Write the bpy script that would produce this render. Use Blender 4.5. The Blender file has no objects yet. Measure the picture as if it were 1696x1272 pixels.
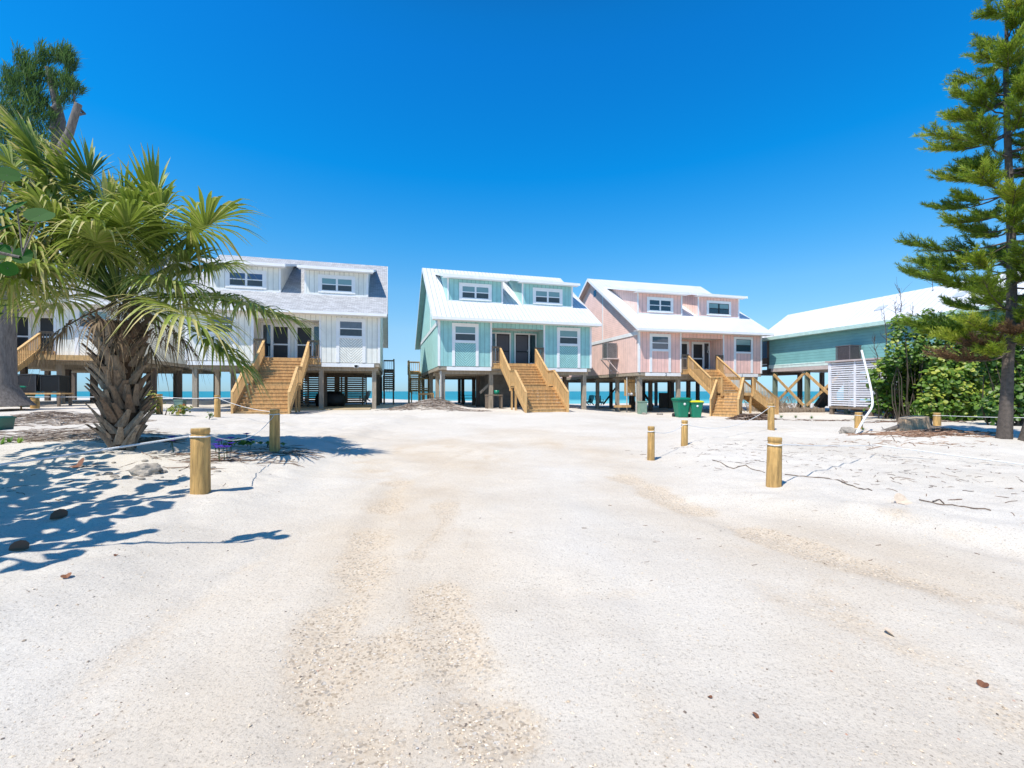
import bpy, math, random
from mathutils import Vector, Matrix, noise
rnd = random.Random(7)
R = math.radians
scene = bpy.context.scene
COL = scene.collection
F = 740.0          # focal length in reference pixels
H = 1.45           # eye height

# ---------------------------------------------------------------- materials
MATS = {}
def newmat(name):
    m = bpy.data.materials.new(name); m.use_nodes = True
    nt = m.node_tree; b = nt.nodes['Principled BSDF']
    return m, nt, b
def N(nt, t, **kw):
    n = nt.nodes.new(t)
    for k, v in kw.items():
        if k.startswith('i_'):
            key = k[2:]; key = int(key) if key.isdigit() else key.replace('_', ' ')
            n.inputs[key].default_value = v
        else: setattr(n, k, v)
    return n
def L(nt, a, b): nt.links.new(a, b)
def rgb(c): return (c[0], c[1], c[2], 1)
def ramp(nt, stops):
    r = nt.nodes.new('ShaderNodeValToRGB'); e = r.color_ramp.elements
    while len(e) < len(stops): e.new(.5)
    for i, (p, c) in enumerate(stops):
        e[i].position = p; e[i].color = rgb(c) if len(c) == 3 else c
    return r
def simple(name, col, rough=.6, var=.15, scale=3, bump=.0, metal=0, bscale=40, spec=.5, stretch=None):
    """colour with soft mottling and a fine bump"""
    if name in MATS: return MATS[name]
    m, nt, b = newmat(name)
    tc = N(nt, 'ShaderNodeTexCoord')
    src = tc.outputs['Object']
    if stretch:
        mp = N(nt, 'ShaderNodeMapping'); mp.inputs['Scale'].default_value = stretch
        L(nt, src, mp.inputs[0]); src = mp.outputs[0]
    nz = N(nt, 'ShaderNodeTexNoise', i_Scale=scale, i_Detail=6.0, i_Roughness=.65); L(nt, src, nz.inputs['Vector'])
    lo = tuple(max(0, c*(1-var)) for c in col); hi = tuple(min(1, c*(1+var)) for c in col)
    r = ramp(nt, [(.3, lo), (.7, hi)]); L(nt, nz.outputs[0], r.inputs[0])
    L(nt, r.outputs[0], b.inputs['Base Color'])
    b.inputs['Roughness'].default_value = rough; b.inputs['Metallic'].default_value = metal
    b.inputs['Specular IOR Level'].default_value = spec
    if bump:
        n2 = N(nt, 'ShaderNodeTexNoise', i_Scale=float(bscale), i_Detail=4.0); L(nt, src, n2.inputs['Vector'])
        bp = N(nt, 'ShaderNodeBump', i_Strength=bump, i_Distance=.02); L(nt, n2.outputs[0], bp.inputs['Height']); L(nt, bp.outputs[0], b.inputs['Normal'])
    MATS[name] = m; return m

def siding(name, col, axis=0, pitch=.305, width=.035, chev=None, dark=.62):
    """grooved board siding: grooves across one local axis, or chevron boards about x = chev"""
    if name in MATS: return MATS[name]
    m, nt, b = newmat(name)
    tc = N(nt, 'ShaderNodeTexCoord'); sp = N(nt, 'ShaderNodeSeparateXYZ'); L(nt, tc.outputs['Object'], sp.inputs[0])
    if chev is None: s = sp.outputs[axis]
    else:
        a = N(nt, 'ShaderNodeMath', operation='SUBTRACT', i_1=chev); L(nt, sp.outputs[0], a.inputs[0])
        a2 = N(nt, 'ShaderNodeMath', operation='ABSOLUTE'); L(nt, a.outputs[0], a2.inputs[0])
        a3 = N(nt, 'ShaderNodeMath', operation='SUBTRACT'); L(nt, sp.outputs[2], a3.inputs[0]); L(nt, a2.outputs[0], a3.inputs[1]); s = a3.outputs[0]
    d = N(nt, 'ShaderNodeMath', operation='DIVIDE', i_1=pitch); L(nt, s, d.inputs[0])
    fr = N(nt, 'ShaderNodeMath', operation='FRACT'); L(nt, d.outputs[0], fr.inputs[0])
    lt = N(nt, 'ShaderNodeMath', operation='LESS_THAN', i_1=width/pitch); L(nt, fr.outputs[0], lt.inputs[0])
    nz = N(nt, 'ShaderNodeTexNoise', i_Scale=1.3, i_Detail=6.0, i_Roughness=.6); L(nt, tc.outputs['Object'], nz.inputs['Vector'])
    mp = N(nt, 'ShaderNodeMapping'); mp.inputs['Scale'].default_value = (14, 14, .7)
    L(nt, tc.outputs['Object'], mp.inputs[0])
    n2 = N(nt, 'ShaderNodeTexNoise', i_Scale=1.0, i_Detail=5.0, i_Roughness=.7); L(nt, mp.outputs[0], n2.inputs['Vector'])
    r = ramp(nt, [(.3, tuple(c*.86 for c in col)), (.7, tuple(min(1, c*1.08) for c in col))]); L(nt, nz.outputs[0], r.inputs[0])
    r2 = ramp(nt, [(.28, (.82, .82, .80)), (.5, (.97, .97, .96)), (.62, (1, 1, 1))]); L(nt, n2.outputs[0], r2.inputs[0])
    mu = N(nt, 'ShaderNodeMix', data_type='RGBA', blend_type='MULTIPLY'); mu.inputs[0].default_value = 1
    L(nt, r.outputs[0], mu.inputs[6]); L(nt, r2.outputs[0], mu.inputs[7])
    mx = N(nt, 'ShaderNodeMix', data_type='RGBA'); L(nt, lt.outputs[0], mx.inputs[0]); L(nt, mu.outputs[2], mx.inputs[6]); mx.inputs[7].default_value = rgb(tuple(c*dark for c in col))
    L(nt, mx.outputs[2], b.inputs['Base Color'])
    iv = N(nt, 'ShaderNodeMath', operation='SUBTRACT', i_0=1.0); L(nt, lt.outputs[0], iv.inputs[1])
    ad = N(nt, 'ShaderNodeMath', operation='MULTIPLY_ADD', i_1=.12); L(nt, n2.outputs[0], ad.inputs[0]); L(nt, iv.outputs[0], ad.inputs[2])
    bp = N(nt, 'ShaderNodeBump', i_Strength=.6, i_Distance=.012); L(nt, ad.outputs[0], bp.inputs['Height']); L(nt, bp.outputs[0], b.inputs['Normal'])
    b.inputs['Roughness'].default_value = .7
    MATS[name] = m; return m

def lapsiding(name, col, pitch=.16):
    if name in MATS: return MATS[name]
    m, nt, b = newmat(name)
    tc = N(nt, 'ShaderNodeTexCoord'); sp = N(nt, 'ShaderNodeSeparateXYZ'); L(nt, tc.outputs['Object'], sp.inputs[0])
    d = N(nt, 'ShaderNodeMath', operation='DIVIDE', i_1=pitch); L(nt, sp.outputs[2], d.inputs[0])
    fr = N(nt, 'ShaderNodeMath', operation='FRACT'); L(nt, d.outputs[0], fr.inputs[0])
    r = ramp(nt, [(0, tuple(c*.6 for c in col)), (.12, col), (1, tuple(c*.97 for c in col))]); L(nt, fr.outputs[0], r.inputs[0])
    nz = N(nt, 'ShaderNodeTexNoise', i_Scale=1.5, i_Detail=6.0); L(nt, tc.outputs['Object'], nz.inputs['Vector'])
    r2 = ramp(nt, [(.3, (.85, .85, .85)), (.7, (1, 1, 1))]); L(nt, nz.outputs[0], r2.inputs[0])
    mu = N(nt, 'ShaderNodeMix', data_type='RGBA', blend_type='MULTIPLY'); mu.inputs[0].default_value = 1
    L(nt, r.outputs[0], mu.inputs[6]); L(nt, r2.outputs[0], mu.inputs[7]); L(nt, mu.outputs[2], b.inputs['Base Color'])
    iv = N(nt, 'ShaderNodeMath', operation='SUBTRACT', i_0=1.0); L(nt, fr.outputs[0], iv.inputs[1])
    bp = N(nt, 'ShaderNodeBump', i_Strength=.8, i_Distance=.02); L(nt, iv.outputs[0], bp.inputs['Height']); L(nt, bp.outputs[0], b.inputs['Normal'])
    b.inputs['Roughness'].default_value = .65
    MATS[name] = m; return m

def metalroof(name, col, axis=0, pitch=.3):
    m, nt, b = newmat(name)
    tc = N(nt, 'ShaderNodeTexCoord'); sp = N(nt, 'ShaderNodeSeparateXYZ'); L(nt, tc.outputs['Object'], sp.inputs[0])
    d = N(nt, 'ShaderNodeMath', operation='DIVIDE', i_1=pitch); L(nt, sp.outputs[axis], d.inputs[0])
    fr = N(nt, 'ShaderNodeMath', operation='FRACT'); L(nt, d.outputs[0], fr.inputs[0])
    s1 = N(nt, 'ShaderNodeMath', operation='SUBTRACT', i_1=.5); L(nt, fr.outputs[0], s1.inputs[0])
    ab = N(nt, 'ShaderNodeMath', operation='ABSOLUTE'); L(nt, s1.outputs[0], ab.inputs[0])
    r = ramp(nt, [(0, (1, 1, 1)), (.09, (.0, .0, .0)), (1, (0, 0, 0))]); L(nt, ab.outputs[0], r.inputs[0])
    bp = N(nt, 'ShaderNodeBump', i_Strength=1.0, i_Distance=.03); L(nt, r.outputs[0], bp.inputs['Height']); L(nt, bp.outputs[0], b.inputs['Normal'])
    nz = N(nt, 'ShaderNodeTexNoise', i_Scale=.8, i_Detail=7.0, i_Roughness=.7); L(nt, tc.outputs['Object'], nz.inputs['Vector'])
    r2 = ramp(nt, [(.3, tuple(c*.78 for c in col)), (.6, tuple(c*.92 for c in col))]); L(nt, nz.outputs[0], r2.inputs[0])
    mx = N(nt, 'ShaderNodeMix', data_type='RGBA'); L(nt, r.outputs[0], mx.inputs[0]); L(nt, r2.outputs[0], mx.inputs[6]); mx.inputs[7].default_value = rgb(tuple(c*.66 for c in col))
    L(nt, mx.outputs[2], b.inputs['Base Color']); b.inputs['Roughness'].default_value = .4
    MATS[name] = m; return m

def shingles(name, col):
    m, nt, b = newmat(name)
    tc = N(nt, 'ShaderNodeTexCoord'); mp = N(nt, 'ShaderNodeMapping'); L(nt, tc.outputs['Object'], mp.inputs[0])
    mp.inputs['Scale'].default_value = (1, 1.2, 1)
    br = N(nt, 'ShaderNodeTexBrick', i_Scale=1.0); br.inputs['Brick Width'].default_value = .3; br.inputs['Row Height'].default_value = .15
    br.inputs['Mortar Size'].default_value = .008; br.inputs['Bias'].default_value = .1
    br.inputs['Color1'].default_value = rgb(tuple(c*.78 for c in col)); br.inputs['Color2'].default_value = rgb(tuple(c*1.15 for c in col)); br.inputs['Mortar'].default_value = rgb(tuple(c*.5 for c in col))
    L(nt, mp.outputs[0], br.inputs['Vector'])
    nz = N(nt, 'ShaderNodeTexNoise', i_Scale=60.0, i_Detail=3.0); L(nt, tc.outputs['Object'], nz.inputs['Vector'])
    r2 = ramp(nt, [(.3, (.75, .75, .77)), (.7, (1.0, 1.0, 1.0))]); L(nt, nz.outputs[0], r2.inputs[0])
    mu = N(nt, 'ShaderNodeMix', data_type='RGBA', blend_type='MULTIPLY'); mu.inputs[0].default_value = 1
    L(nt, br.outputs[0], mu.inputs[6]); L(nt, r2.outputs[0], mu.inputs[7]); L(nt, mu.outputs[2], b.inputs['Base Color'])
    bp = N(nt, 'ShaderNodeBump', i_Strength=.5, i_Distance=.01); L(nt, br.outputs[1], bp.inputs['Height']); bp.invert = True; L(nt, bp.outputs[0], b.inputs['Normal'])
    b.inputs['Roughness'].default_value = .9
    MATS[name] = m; return m

def leafmat(name, c1, c2, c3=None, rough=.45, trans=.35):
    """per-leaf colour from the face attribute 'tint', with light coming through the blade"""
    m, nt, b = newmat(name)
    at = N(nt, 'ShaderNodeAttribute', attribute_name='tint')
    st = [(0, c1), (.6, c2)]
    if c3: st.append((1, c3))
    r = ramp(nt, st); L(nt, at.outputs['Fac'], r.inputs[0])
    L(nt, r.outputs[0], b.inputs['Base Color']); b.inputs['Roughness'].default_value = rough
    tr = N(nt, 'ShaderNodeBsdfTranslucent'); L(nt, r.outputs[0], tr.inputs[0])
    mx = N(nt, 'ShaderNodeMixShader'); mx.inputs[0].default_value = trans
    out = nt.nodes['Material Output']
    L(nt, b.outputs[0], mx.inputs[1]); L(nt, tr.outputs[0], mx.inputs[2]); L(nt, mx.outputs[0], out.inputs[0])
    MATS[name] = m; return m
def tintmat(name, stops, rough=.8):
    m, nt, b = newmat(name)
    at = N(nt, 'ShaderNodeAttribute', attribute_name='tint')
    r = ramp(nt, stops); r.color_ramp.interpolation = 'LINEAR'; L(nt, at.outputs['Fac'], r.inputs[0])
    L(nt, r.outputs[0], b.inputs['Base Color']); b.inputs['Roughness'].default_value = rough
    MATS[name] = m; return m
def tintbump(name, stops, stretch, bscale):
    m = tintmat(name, stops, .9); nt = m.node_tree; b = nt.nodes['Principled BSDF']; src = b.inputs['Base Color'].links[0].from_socket
    tc = N(nt, 'ShaderNodeTexCoord'); mp = N(nt, 'ShaderNodeMapping'); mp.inputs['Scale'].default_value = stretch; L(nt, tc.outputs['Object'], mp.inputs[0])
    nz = N(nt, 'ShaderNodeTexNoise', i_Scale=float(bscale), i_Detail=8.0, i_Roughness=.7); L(nt, mp.outputs[0], nz.inputs['Vector'])
    r = ramp(nt, [(.3, (.45, .42, .40)), (.55, (1, 1, 1)), (.75, (1.25, 1.22, 1.15))]); L(nt, nz.outputs[0], r.inputs[0])
    mu = N(nt, 'ShaderNodeMix', data_type='RGBA', blend_type='MULTIPLY'); mu.inputs[0].default_value = 1; L(nt, src, mu.inputs[6]); L(nt, r.outputs[0], mu.inputs[7]); L(nt, mu.outputs[2], b.inputs['Base Color'])
    bp = N(nt, 'ShaderNodeBump', i_Strength=.9, i_Distance=.03); L(nt, nz.outputs[0], bp.inputs['Height']); L(nt, bp.outputs[0], b.inputs['Normal']); return m
def glass(name, col, rough=.04):
    m, nt, b = newmat(name)
    b.inputs['Base Color'].default_value = rgb(col); b.inputs['Roughness'].default_value = rough
    b.inputs['Specular IOR Level'].default_value = .9; b.inputs['IOR'].default_value = 1.6
    tc = N(nt, 'ShaderNodeTexCoord'); nz = N(nt, 'ShaderNodeTexNoise', i_Scale=1.2); L(nt, tc.outputs['Object'], nz.inputs['Vector'])
    bp = N(nt, 'ShaderNodeBump', i_Strength=.08, i_Distance=.05); L(nt, nz.outputs[0], bp.inputs['Height']); L(nt, bp.outputs[0], b.inputs['Normal'])
    MATS[name] = m; return m
def blinds(name, col):
    m, nt, b = newmat(name)
    tc = N(nt, 'ShaderNodeTexCoord'); sp = N(nt, 'ShaderNodeSeparateXYZ'); L(nt, tc.outputs['Object'], sp.inputs[0])
    d = N(nt, 'ShaderNodeMath', operation='DIVIDE', i_1=.05); L(nt, sp.outputs[2], d.inputs[0])
    fr = N(nt, 'ShaderNodeMath', operation='FRACT'); L(nt, d.outputs[0], fr.inputs[0])
    r = ramp(nt, [(0, tuple(c*.6 for c in col)), (.3, col)]); L(nt, fr.outputs[0], r.inputs[0]); L(nt, r.outputs[0], b.inputs['Base Color'])
    b.inputs['Roughness'].default_value = .08; b.inputs['Specular IOR Level'].default_value = .8
    MATS[name] = m; return m

WHITE = simple('white_paint', (.80, .80, .79), .5, .06, 2, .1)
WOOD = simple('treated_wood', (.54, .33, .135), .7, .34, 1.5, .25, stretch=(6, 6, 1.2))
WOOD2 = simple('treated_wood_rail', (.60, .37, .15), .7, .3, 1.2, .25, stretch=(6, 6, 1.2))
WOODW = simple('weathered_shaded_wood', (.19, .145, .105), .85, .35, 2, .35, stretch=(7, 7, 1.0))
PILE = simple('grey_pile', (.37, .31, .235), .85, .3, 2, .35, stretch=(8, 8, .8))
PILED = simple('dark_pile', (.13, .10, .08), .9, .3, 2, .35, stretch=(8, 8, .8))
POSTW = simple('yellow_post_wood', (.50, .30, .10), .75, .5, 2.2, .6, stretch=(9, 9, 1.0), bscale=12)
ENDW = simple('post_end_grain', (.52, .42, .24), .8, .2, 18, .2)
ROPE = simple('white_rope', (.72, .72, .70), .8, .12, 30, .6, bscale=90)
DARK = simple('dark_screen', (.016, .013, .013), .5, .3, 4)
GLASSD = glass('window_glass', (.012, .03, .045))
GLASSB = glass('blue_window_glass', (.015, .10, .20))
BLIND = blinds('window_blinds', (.20, .33, .33))
SCREEN = simple('window_screen', (.055, .07, .075), .35, .15, 5)
CONC = simple('concrete', (.40, .36, .30), .9, .18, 1.2, .3)
PAD = simple('tan_pad', (.50, .38, .22), .9, .15, .8, .2)
STEEL = simple('galvanised', (.32, .33, .34), .45, .15, 3, .1, metal=.5)
BLACK = simple('black_plastic', (.012, .012, .013), .5, .2, 4)
GREENP = simple('green_bin_plastic', (.0, .19, .105), .35, .12, 3)
YELP = simple('yellow_bin_plastic', (.62, .60, .02), .4, .1, 3)
METERG = simple('utility_green', (.22, .33, .25), .55, .1, 4)
BARK = simple('grey_bark', (.17, .145, .125), .9, .45, 3, .9, stretch=(5, 5, .9), bscale=14)
BARK2 = simple('conifer_bark', (.105, .085, .07), .95, .4, 5, .9, stretch=(3, 3, 3), bscale=20)
TWIG = simple('dry_twig', (.16, .115, .08), .9, .4, 6)
ROCKM = simple('rock', (.34, .30, .25), .95, .35, 6, .9, bscale=22)

# ---------------------------------------------------------------- mesh builder
class MB:
    def __init__(s): s.v = []; s.f = []; s.mi = []; s.t = []; s.sm = []
    def add(s, vs, fs, mi=0, tint=0., smooth=False):
        o = len(s.v); s.v.extend([tuple(v) for v in vs])
        for f in fs: s.f.append([o+i for i in f]); s.mi.append(mi); s.t.append(tint); s.sm.append(smooth)
    def box(s, x0, x1, y0, y1, z0, z1, mi=0):
        s.add([(x, y, z) for z in (z0, z1) for y in (y0, y1) for x in (x0, x1)],
              [(0, 2, 3, 1), (4, 5, 7, 6), (0, 1, 5, 4), (2, 6, 7, 3), (0, 4, 6, 2), (1, 3, 7, 5)], mi)
    def prism(s, poly, axis, a, b, mi=0):
        """poly = 2D outline; axis 'x' -> poly is (y,z); 'y' -> (x,z); 'z' -> (x,y)"""
        def P(p, t): return {'x': (t, p[0], p[1]), 'y': (p[0], t, p[1]), 'z': (p[0], p[1], t)}[axis]
        n = len(poly); vs = [P(p, a) for p in poly]+[P(p, b) for p in poly]
        fs = [tuple(range(n)), tuple(range(2*n-1, n-1, -1))]+[(i, i+n, (i+1) % n+n, (i+1) % n) for i in range(n)]
        s.add(vs, fs, mi)
    def beam(s, p, q, w, h, mi=0, up=(0, 0, 1)):
        p = Vector(p); q = Vector(q); d = (q-p).normalized(); u = Vector(up)
        sd = d.cross(u)
        if sd.length < 1e-4: sd = d.cross(Vector((0, 1, 0)))
        sd.normalize(); u2 = sd.cross(d).normalized()
        vs = [c+sd*(a*w/2)+u2*(b*h/2) for c in (p, q) for a, b in ((-1, -1), (1, -1), (1, 1), (-1, 1))]
        s.add(vs, [(0, 1, 2, 3), (7, 6, 5, 4), (0, 4, 5, 1), (1, 5, 6, 2), (2, 6, 7, 3), (3, 7, 4, 0)], mi)
    def tube(s, pts, rad, n=8, mi=0, tint=0., cap=True, jit=0.):
        pts = [Vector(p) for p in pts]; k = len(pts)
        if not hasattr(rad, '__len__'): rad = [rad]*k
        vs = []; ref = Vector((0.13, .21, 1)).normalized()
        for i, p in enumerate(pts):
            d = (pts[min(i+1, k-1)]-pts[max(i-1, 0)]).normalized()
            if i: a = (a-d*a.dot(d)).normalized()
            elif abs(d.dot(ref)) > .95: a = d.cross(Vector((1, 0, 0))).normalized()
            else: a = d.cross(ref).normalized()
            b = d.cross(a)
            for j in range(n):
                t = 2*math.pi*j/n; r = rad[i]*(1+(jit*noise.noise(p*2.3+Vector((j*1.7, 0, 0))) if jit else 0))
                vs.append(p+a*math.cos(t)*r+b*math.sin(t)*r)
        fs = [(i*n+j, i*n+(j+1) % n, (i+1)*n+(j+1) % n, (i+1)*n+j) for i in range(k-1) for j in range(n)]
        s.add(vs, fs, mi, tint, True)
        if cap: s.add([vs[j] for j in range(n)], [tuple(range(n-1, -1, -1))], mi, tint); s.add([vs[(k-1)*n+j] for j in range(n)], [tuple(range(n))], mi, tint)
    def lathe(s, prof, n=24, mi=0, c=(0, 0, 0), cap=True):
        vs = [(c[0]+r*math.cos(2*math.pi*j/n), c[1]+r*math.sin(2*math.pi*j/n), c[2]+z) for r, z in prof for j in range(n)]
        k = len(prof)
        s.add(vs, [(i*n+j, i*n+(j+1) % n, (i+1)*n+(j+1) % n, (i+1)*n+j) for i in range(k-1) for j in range(n)], mi, 0, True)
        if cap: s.add(vs[(k-1)*n:], [tuple(range(n))], mi); s.add(vs[:n], [tuple(range(n-1, -1, -1))], mi)
    def build(s, name, mats, parent=None, loc=None, rot=None):
        me = bpy.data.meshes.new(name); me.from_pydata(s.v, [], s.f); me.update()
        if not isinstance(mats, (list, tuple)): mats = [mats]
        for m in mats: me.materials.append(m)
        if len(mats) > 1: me.polygons.foreach_set('material_index', s.mi)
        me.polygons.foreach_set('use_smooth', s.sm)
        if any(s.t):
            a = me.attributes.new('tint', 'FLOAT', 'FACE'); a.data.foreach_set('value', s.t)
        o = bpy.data.objects.new(name, me); COL.objects.link(o)
        if parent: o.parent = parent
        if loc: o.location = loc
        if rot is not None: o.rotation_euler = (0, 0, rot)
        return o
def split(s, name, mat, parent=None):
    """every shape added to the builder becomes an object of its own"""
    out = []
    for k in range(0, len(s.f)//6):
        m_ = MB(); fs = s.f[k*6:k*6+6]; lo = min(min(f) for f in fs); m_.add(s.v[lo:lo+8], [[i-lo for i in f] for f in fs]); out.append(m_.build(name, mat, parent))
    return out
def tag(o, label=None, cat=None, group=None, kind=None):
    if label: o['label'] = label
    if cat: o['category'] = cat
    if group: o['group'] = group
    if kind: o['kind'] = kind
    return o
def empty(name, loc, rz=0, label=None, cat=None, group=None):
    o = bpy.data.objects.new(name, None); COL.objects.link(o); o.location = loc; o.rotation_euler = (0, 0, rz)
    o.empty_display_size = .2
    return tag(o, label, cat, group)

# ---------------------------------------------------------------- ground
def sst(a, b, x):
    t = min(1, max(0, (x-a)/(b-a))); return t*t*(3-2*t)
def gau(x, y, cx, cy, rx, ry, h): return h*math.exp(-((x-cx)/rx)**2-((y-cy)/ry)**2)
def px2(x, y, z=0.):
    Y = (H-z)*F/(y-648.); return ((x-848.)*Y/F, Y)
def fbm(x, y, s, o=4, z=0.):
    return noise.fractal(Vector((x*s, y*s, z)), 1.0, 2.0, o)
def segd(x, y, pl):
    b = 1e9
    for (ax, ay), (bx, by) in zip(pl[:-1], pl[1:]):
        dx, dy = bx-ax, by-ay; t = max(0, min(1, ((x-ax)*dx+(y-ay)*dy)/(dx*dx+dy*dy)))
        b = min(b, math.hypot(x-ax-t*dx, y-ay-t*dy))
    return b
ROADL = [(-9, -6), (-3.4, 0), (-2.6, 4), (-3.1, 7), (-4.0, 11), (-6.0, 15)]
ROADR = [(12, -4), (8.5, 2.0), (5.9, 3.9), (3.0, 5.6), (1.9, 7.0), (2.3, 9.5), (4.5, 13), (9, 16)]
def bigz(x, y):
    z = 0.
    z += .30*sst(14, 27, y)*(1-sst(2, 9, x))             # rise under teal and white cottages
    z += -.18*sst(15, 28, y)*sst(3, 10, x)
    z += .42*sst(10, 24, y)*sst(-14, -24, x)
    z += .10*sst(20, 26, y)*sst(17, 21, x)
    z += gau(x, y, -7.6, 8.9, 3.0, 2.4, .20)+gau(x, y, -11, 11, 3.5, 3, .2)
    z += gau(x, y, -16, 16, 6, 4.5, .42)
    z += gau(x, y, 11.5, 11.5, 4.2, 3.5, .16)
    z += gau(x, y, 6.5, 8.0, 3.0, 2.5, .07)
    z += gau(x, y, -4.9, 28.2, 1.9, 2.0, .42)            # debris heap between the cottages
    z += -2.1*sst(44, 145, y)
    return z
def road(x, y):
    """1 on the driven sand, 0 on the loose sand at its sides"""
    return 1-sst(.0, 1.2, max(0, (-2.9-.12*max(0, y-6)**1.3)-x)) if x < 0 and y < 13 else 1.
TRK = [([px2(655, 800), px2(610, 900), px2(560, 1060), px2(520, 1190)], .18, 1.0),
       ([px2(720, 990), px2(745, 1080), px2(830, 1200)], .16, 1.0),
       ([px2(640, 1060), px2(600, 1200)], .20, .9),
       ([px2(1035, 792), px2(1110, 828), px2(1250, 880), px2(1400, 925), px2(1700, 1010)], .22, 1.0),
       ([px2(1500, 870), px2(1700, 920)], .25, .5),
       ([px2(1200, 920), px2(1450, 1040), px2(1700, 1200)], .35, .55),
       ([px2(90, 1180), px2(330, 985), px2(560, 850)], .12, .45),
       ([px2(700, 760), px2(900, 740), px2(1040, 760)], .9, .35),
       ([px2(560, 730), px2(640, 790)], .5, .5),
       ([px2(880, 975), px2(970, 990), px2(1060, 985)], .15, .42)]
def edges(x, y):
    return (-2.6-.25*max(0, y-5) if y < 12 else -4.4, 9-1.15*y if y < 6 else 2.1+.33*(y-6))
def sstr(a, b, x): return sst(a, b, x) if a < b else 1-sst(b, a, x)
def rut(x, y):
    r = 0.
    for pl, w, s in TRK:
        d = segd(x, y, pl)
        if d < .6: r = max(r, s*math.exp(-(d/(w*1.1))**2)-.45*math.exp(-((d-w*2.1)/(w*.7))**2))
    return r
def gz(x, y):
    z = bigz(x, y)
    if abs(x) < 40 and -5 < y < 50:
        z += .035*fbm(x, y, .35, 3)
        side = 1.0 if (x < -3.2-.1*y*.5 and y < 18) or (x > 3.4+.2*abs(y-7) and y < 18) else .35
        z += side*.034*fbm(x, y, 1.7, 5, 3.)
        if y < 22:
            xl, xr = edges(x, y); k = max(sstr(xl+.1, xl-.9, x) if x < 0 else 0, sst(xr-.1, xr+.9, x) if x > 0 else 0)
            z += .10*k+.045*k*(fbm(x, y, .9, 3, 40.)+.7*abs(fbm(x, y, 3.2, 3, 50.)))
            if abs(x) < 12 and y < 14: z -= .028*rut(x, y)
            if k < .9 and y < 18:          # shallow tyre lines that bend with the drive
                cx = x-(-.5+.018*(y-4)**2*(1 if y > 4 else 0)); q = .5+.8*fbm(x, y, .6, 3, 60.)
                for s_ in (-1.75, -1.35, -.35, .1, .95, 1.4): z -= max(0, q)*.011*math.exp(-((cx-s_-.12*math.sin(y*.5+s_*3))/.09)**2)*(1-k)
            z += (.25+k)*.012*abs(fbm(x, y, 4.5, 3, 70.))
        if y < 20: z += .006*fbm(x, y, 6., 3, 7.)
    return z
def drive(x, y):
    # driven, tan sand: between the posts, fading towards both sides and the cottages
    if y < -2 or y > 24: return 0.
    xl, xr = edges(x, y)
    e = .8+.1*y; w_ = sst(xl-e, xl+e, x)*(1-sst(xr-e, xr+e, x))*(1-sst(13, 20, y))
    return max(0, min(1, w_*(.62+.75*fbm(x, y*.5, .45, 4, 21.))))
def grit(x, y):
    g = 0.
    if 1 < y < 22:
        for pl, w, s in TRK:
            d = segd(x, y, pl)
            g = max(g, s*math.exp(-(d/w/1.5)**2))
        g *= .70+1.1*max(-.6, min(.6, fbm(x, y, 1.3, 5, 11.)))
        g = max(g, drive(x, y)*max(0, min(.62, 1.5*fbm(x*1.6, y*.45, 1.3, 5, 31.)-.18)))
    return max(0., min(1., g))
def axis(segs):
    out = [segs[0][0]]
    for a, b, st in segs:
        n = max(1, round((b-a)/st)); out += [a+(b-a)*i/n for i in range(1, n+1)]
    return out
gx = axis([(-900, -300, 100), (-300, -60, 12), (-60, -24, 1.5), (-24, -12, .35), (-12, 12, .085), (12, 24, .35), (24, 60, 1.5), (60, 300, 12), (300, 900, 100)])
gy = axis([(-80, -8, 4), (-8, 1.2, .5), (1.2, 9, .055), (9, 16, .11), (16, 34, .3), (34, 60, 1.2), (60, 150, 6)])
vs = []; at = []; dv_ = []
for y in gy:
    for x in gx:
        vs.append((x, y, gz(x, y))); at.append(grit(x, y)); dv_.append(drive(x, y))
nx = len(gx)
me = bpy.data.meshes.new('ground')
me.from_pydata(vs, [], [(j*nx+i, j*nx+i+1, (j+1)*nx+i+1, (j+1)*nx+i) for j in range(len(gy)-1) for i in range(nx-1)])
a = me.attributes.new('grit', 'FLOAT', 'POINT'); a.data.foreach_set('value', at)
a = me.attributes.new('drive', 'FLOAT', 'POINT'); a.data.foreach_set('value', dv_)
me.polygons.foreach_set('use_smooth', [True]*len(me.polygons))
g = bpy.data.objects.new('sand_ground', me); COL.objects.link(g); g['kind'] = 'structure'
m, nt, b = newmat('sand')
tc = N(nt, 'ShaderNodeTexCoord'); P = tc.outputs['Object']
n1 = N(nt, 'ShaderNodeTexNoise', i_Scale=.35, i_Detail=6.0, i_Roughness=.6); L(nt, P, n1.inputs['Vector'])
r1a = ramp(nt, [(.3, (.605, .55, .465)), (.65, (.69, .64, .56))]); L(nt, n1.outputs[0], r1a.inputs[0])
r1b = ramp(nt, [(.3, (.575, .47, .345)), (.62, (.70, .62, .505))]); L(nt, n1.outputs[0], r1b.inputs[0])
ar = N(nt, 'ShaderNodeAttribute', attribute_name='drive')
r1 = N(nt, 'ShaderNodeMix', data_type='RGBA'); L(nt, ar.outputs['Fac'], r1.inputs[0]); L(nt, r1a.outputs[0], r1.inputs[6]); L(nt, r1b.outputs[0], r1.inputs[7])
n2 = N(nt, 'ShaderNodeTexNoise', i_Scale=70.0, i_Detail=6.0, i_Roughness=.8); L(nt, P, n2.inputs['Vector'])
r2 = ramp(nt, [(.36, (.42, .40, .38)), (.47, (.95, .95, .95)), (.8, (1.0, 1.0, 1.0))]); L(nt, n2.outputs[0], r2.inputs[0])
mu = N(nt, 'ShaderNodeMix', data_type='RGBA', blend_type='MULTIPLY'); mu.inputs[0].default_value = .8
L(nt, r1.outputs[2], mu.inputs[6]); L(nt, r2.outputs[0], mu.inputs[7])
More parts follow.
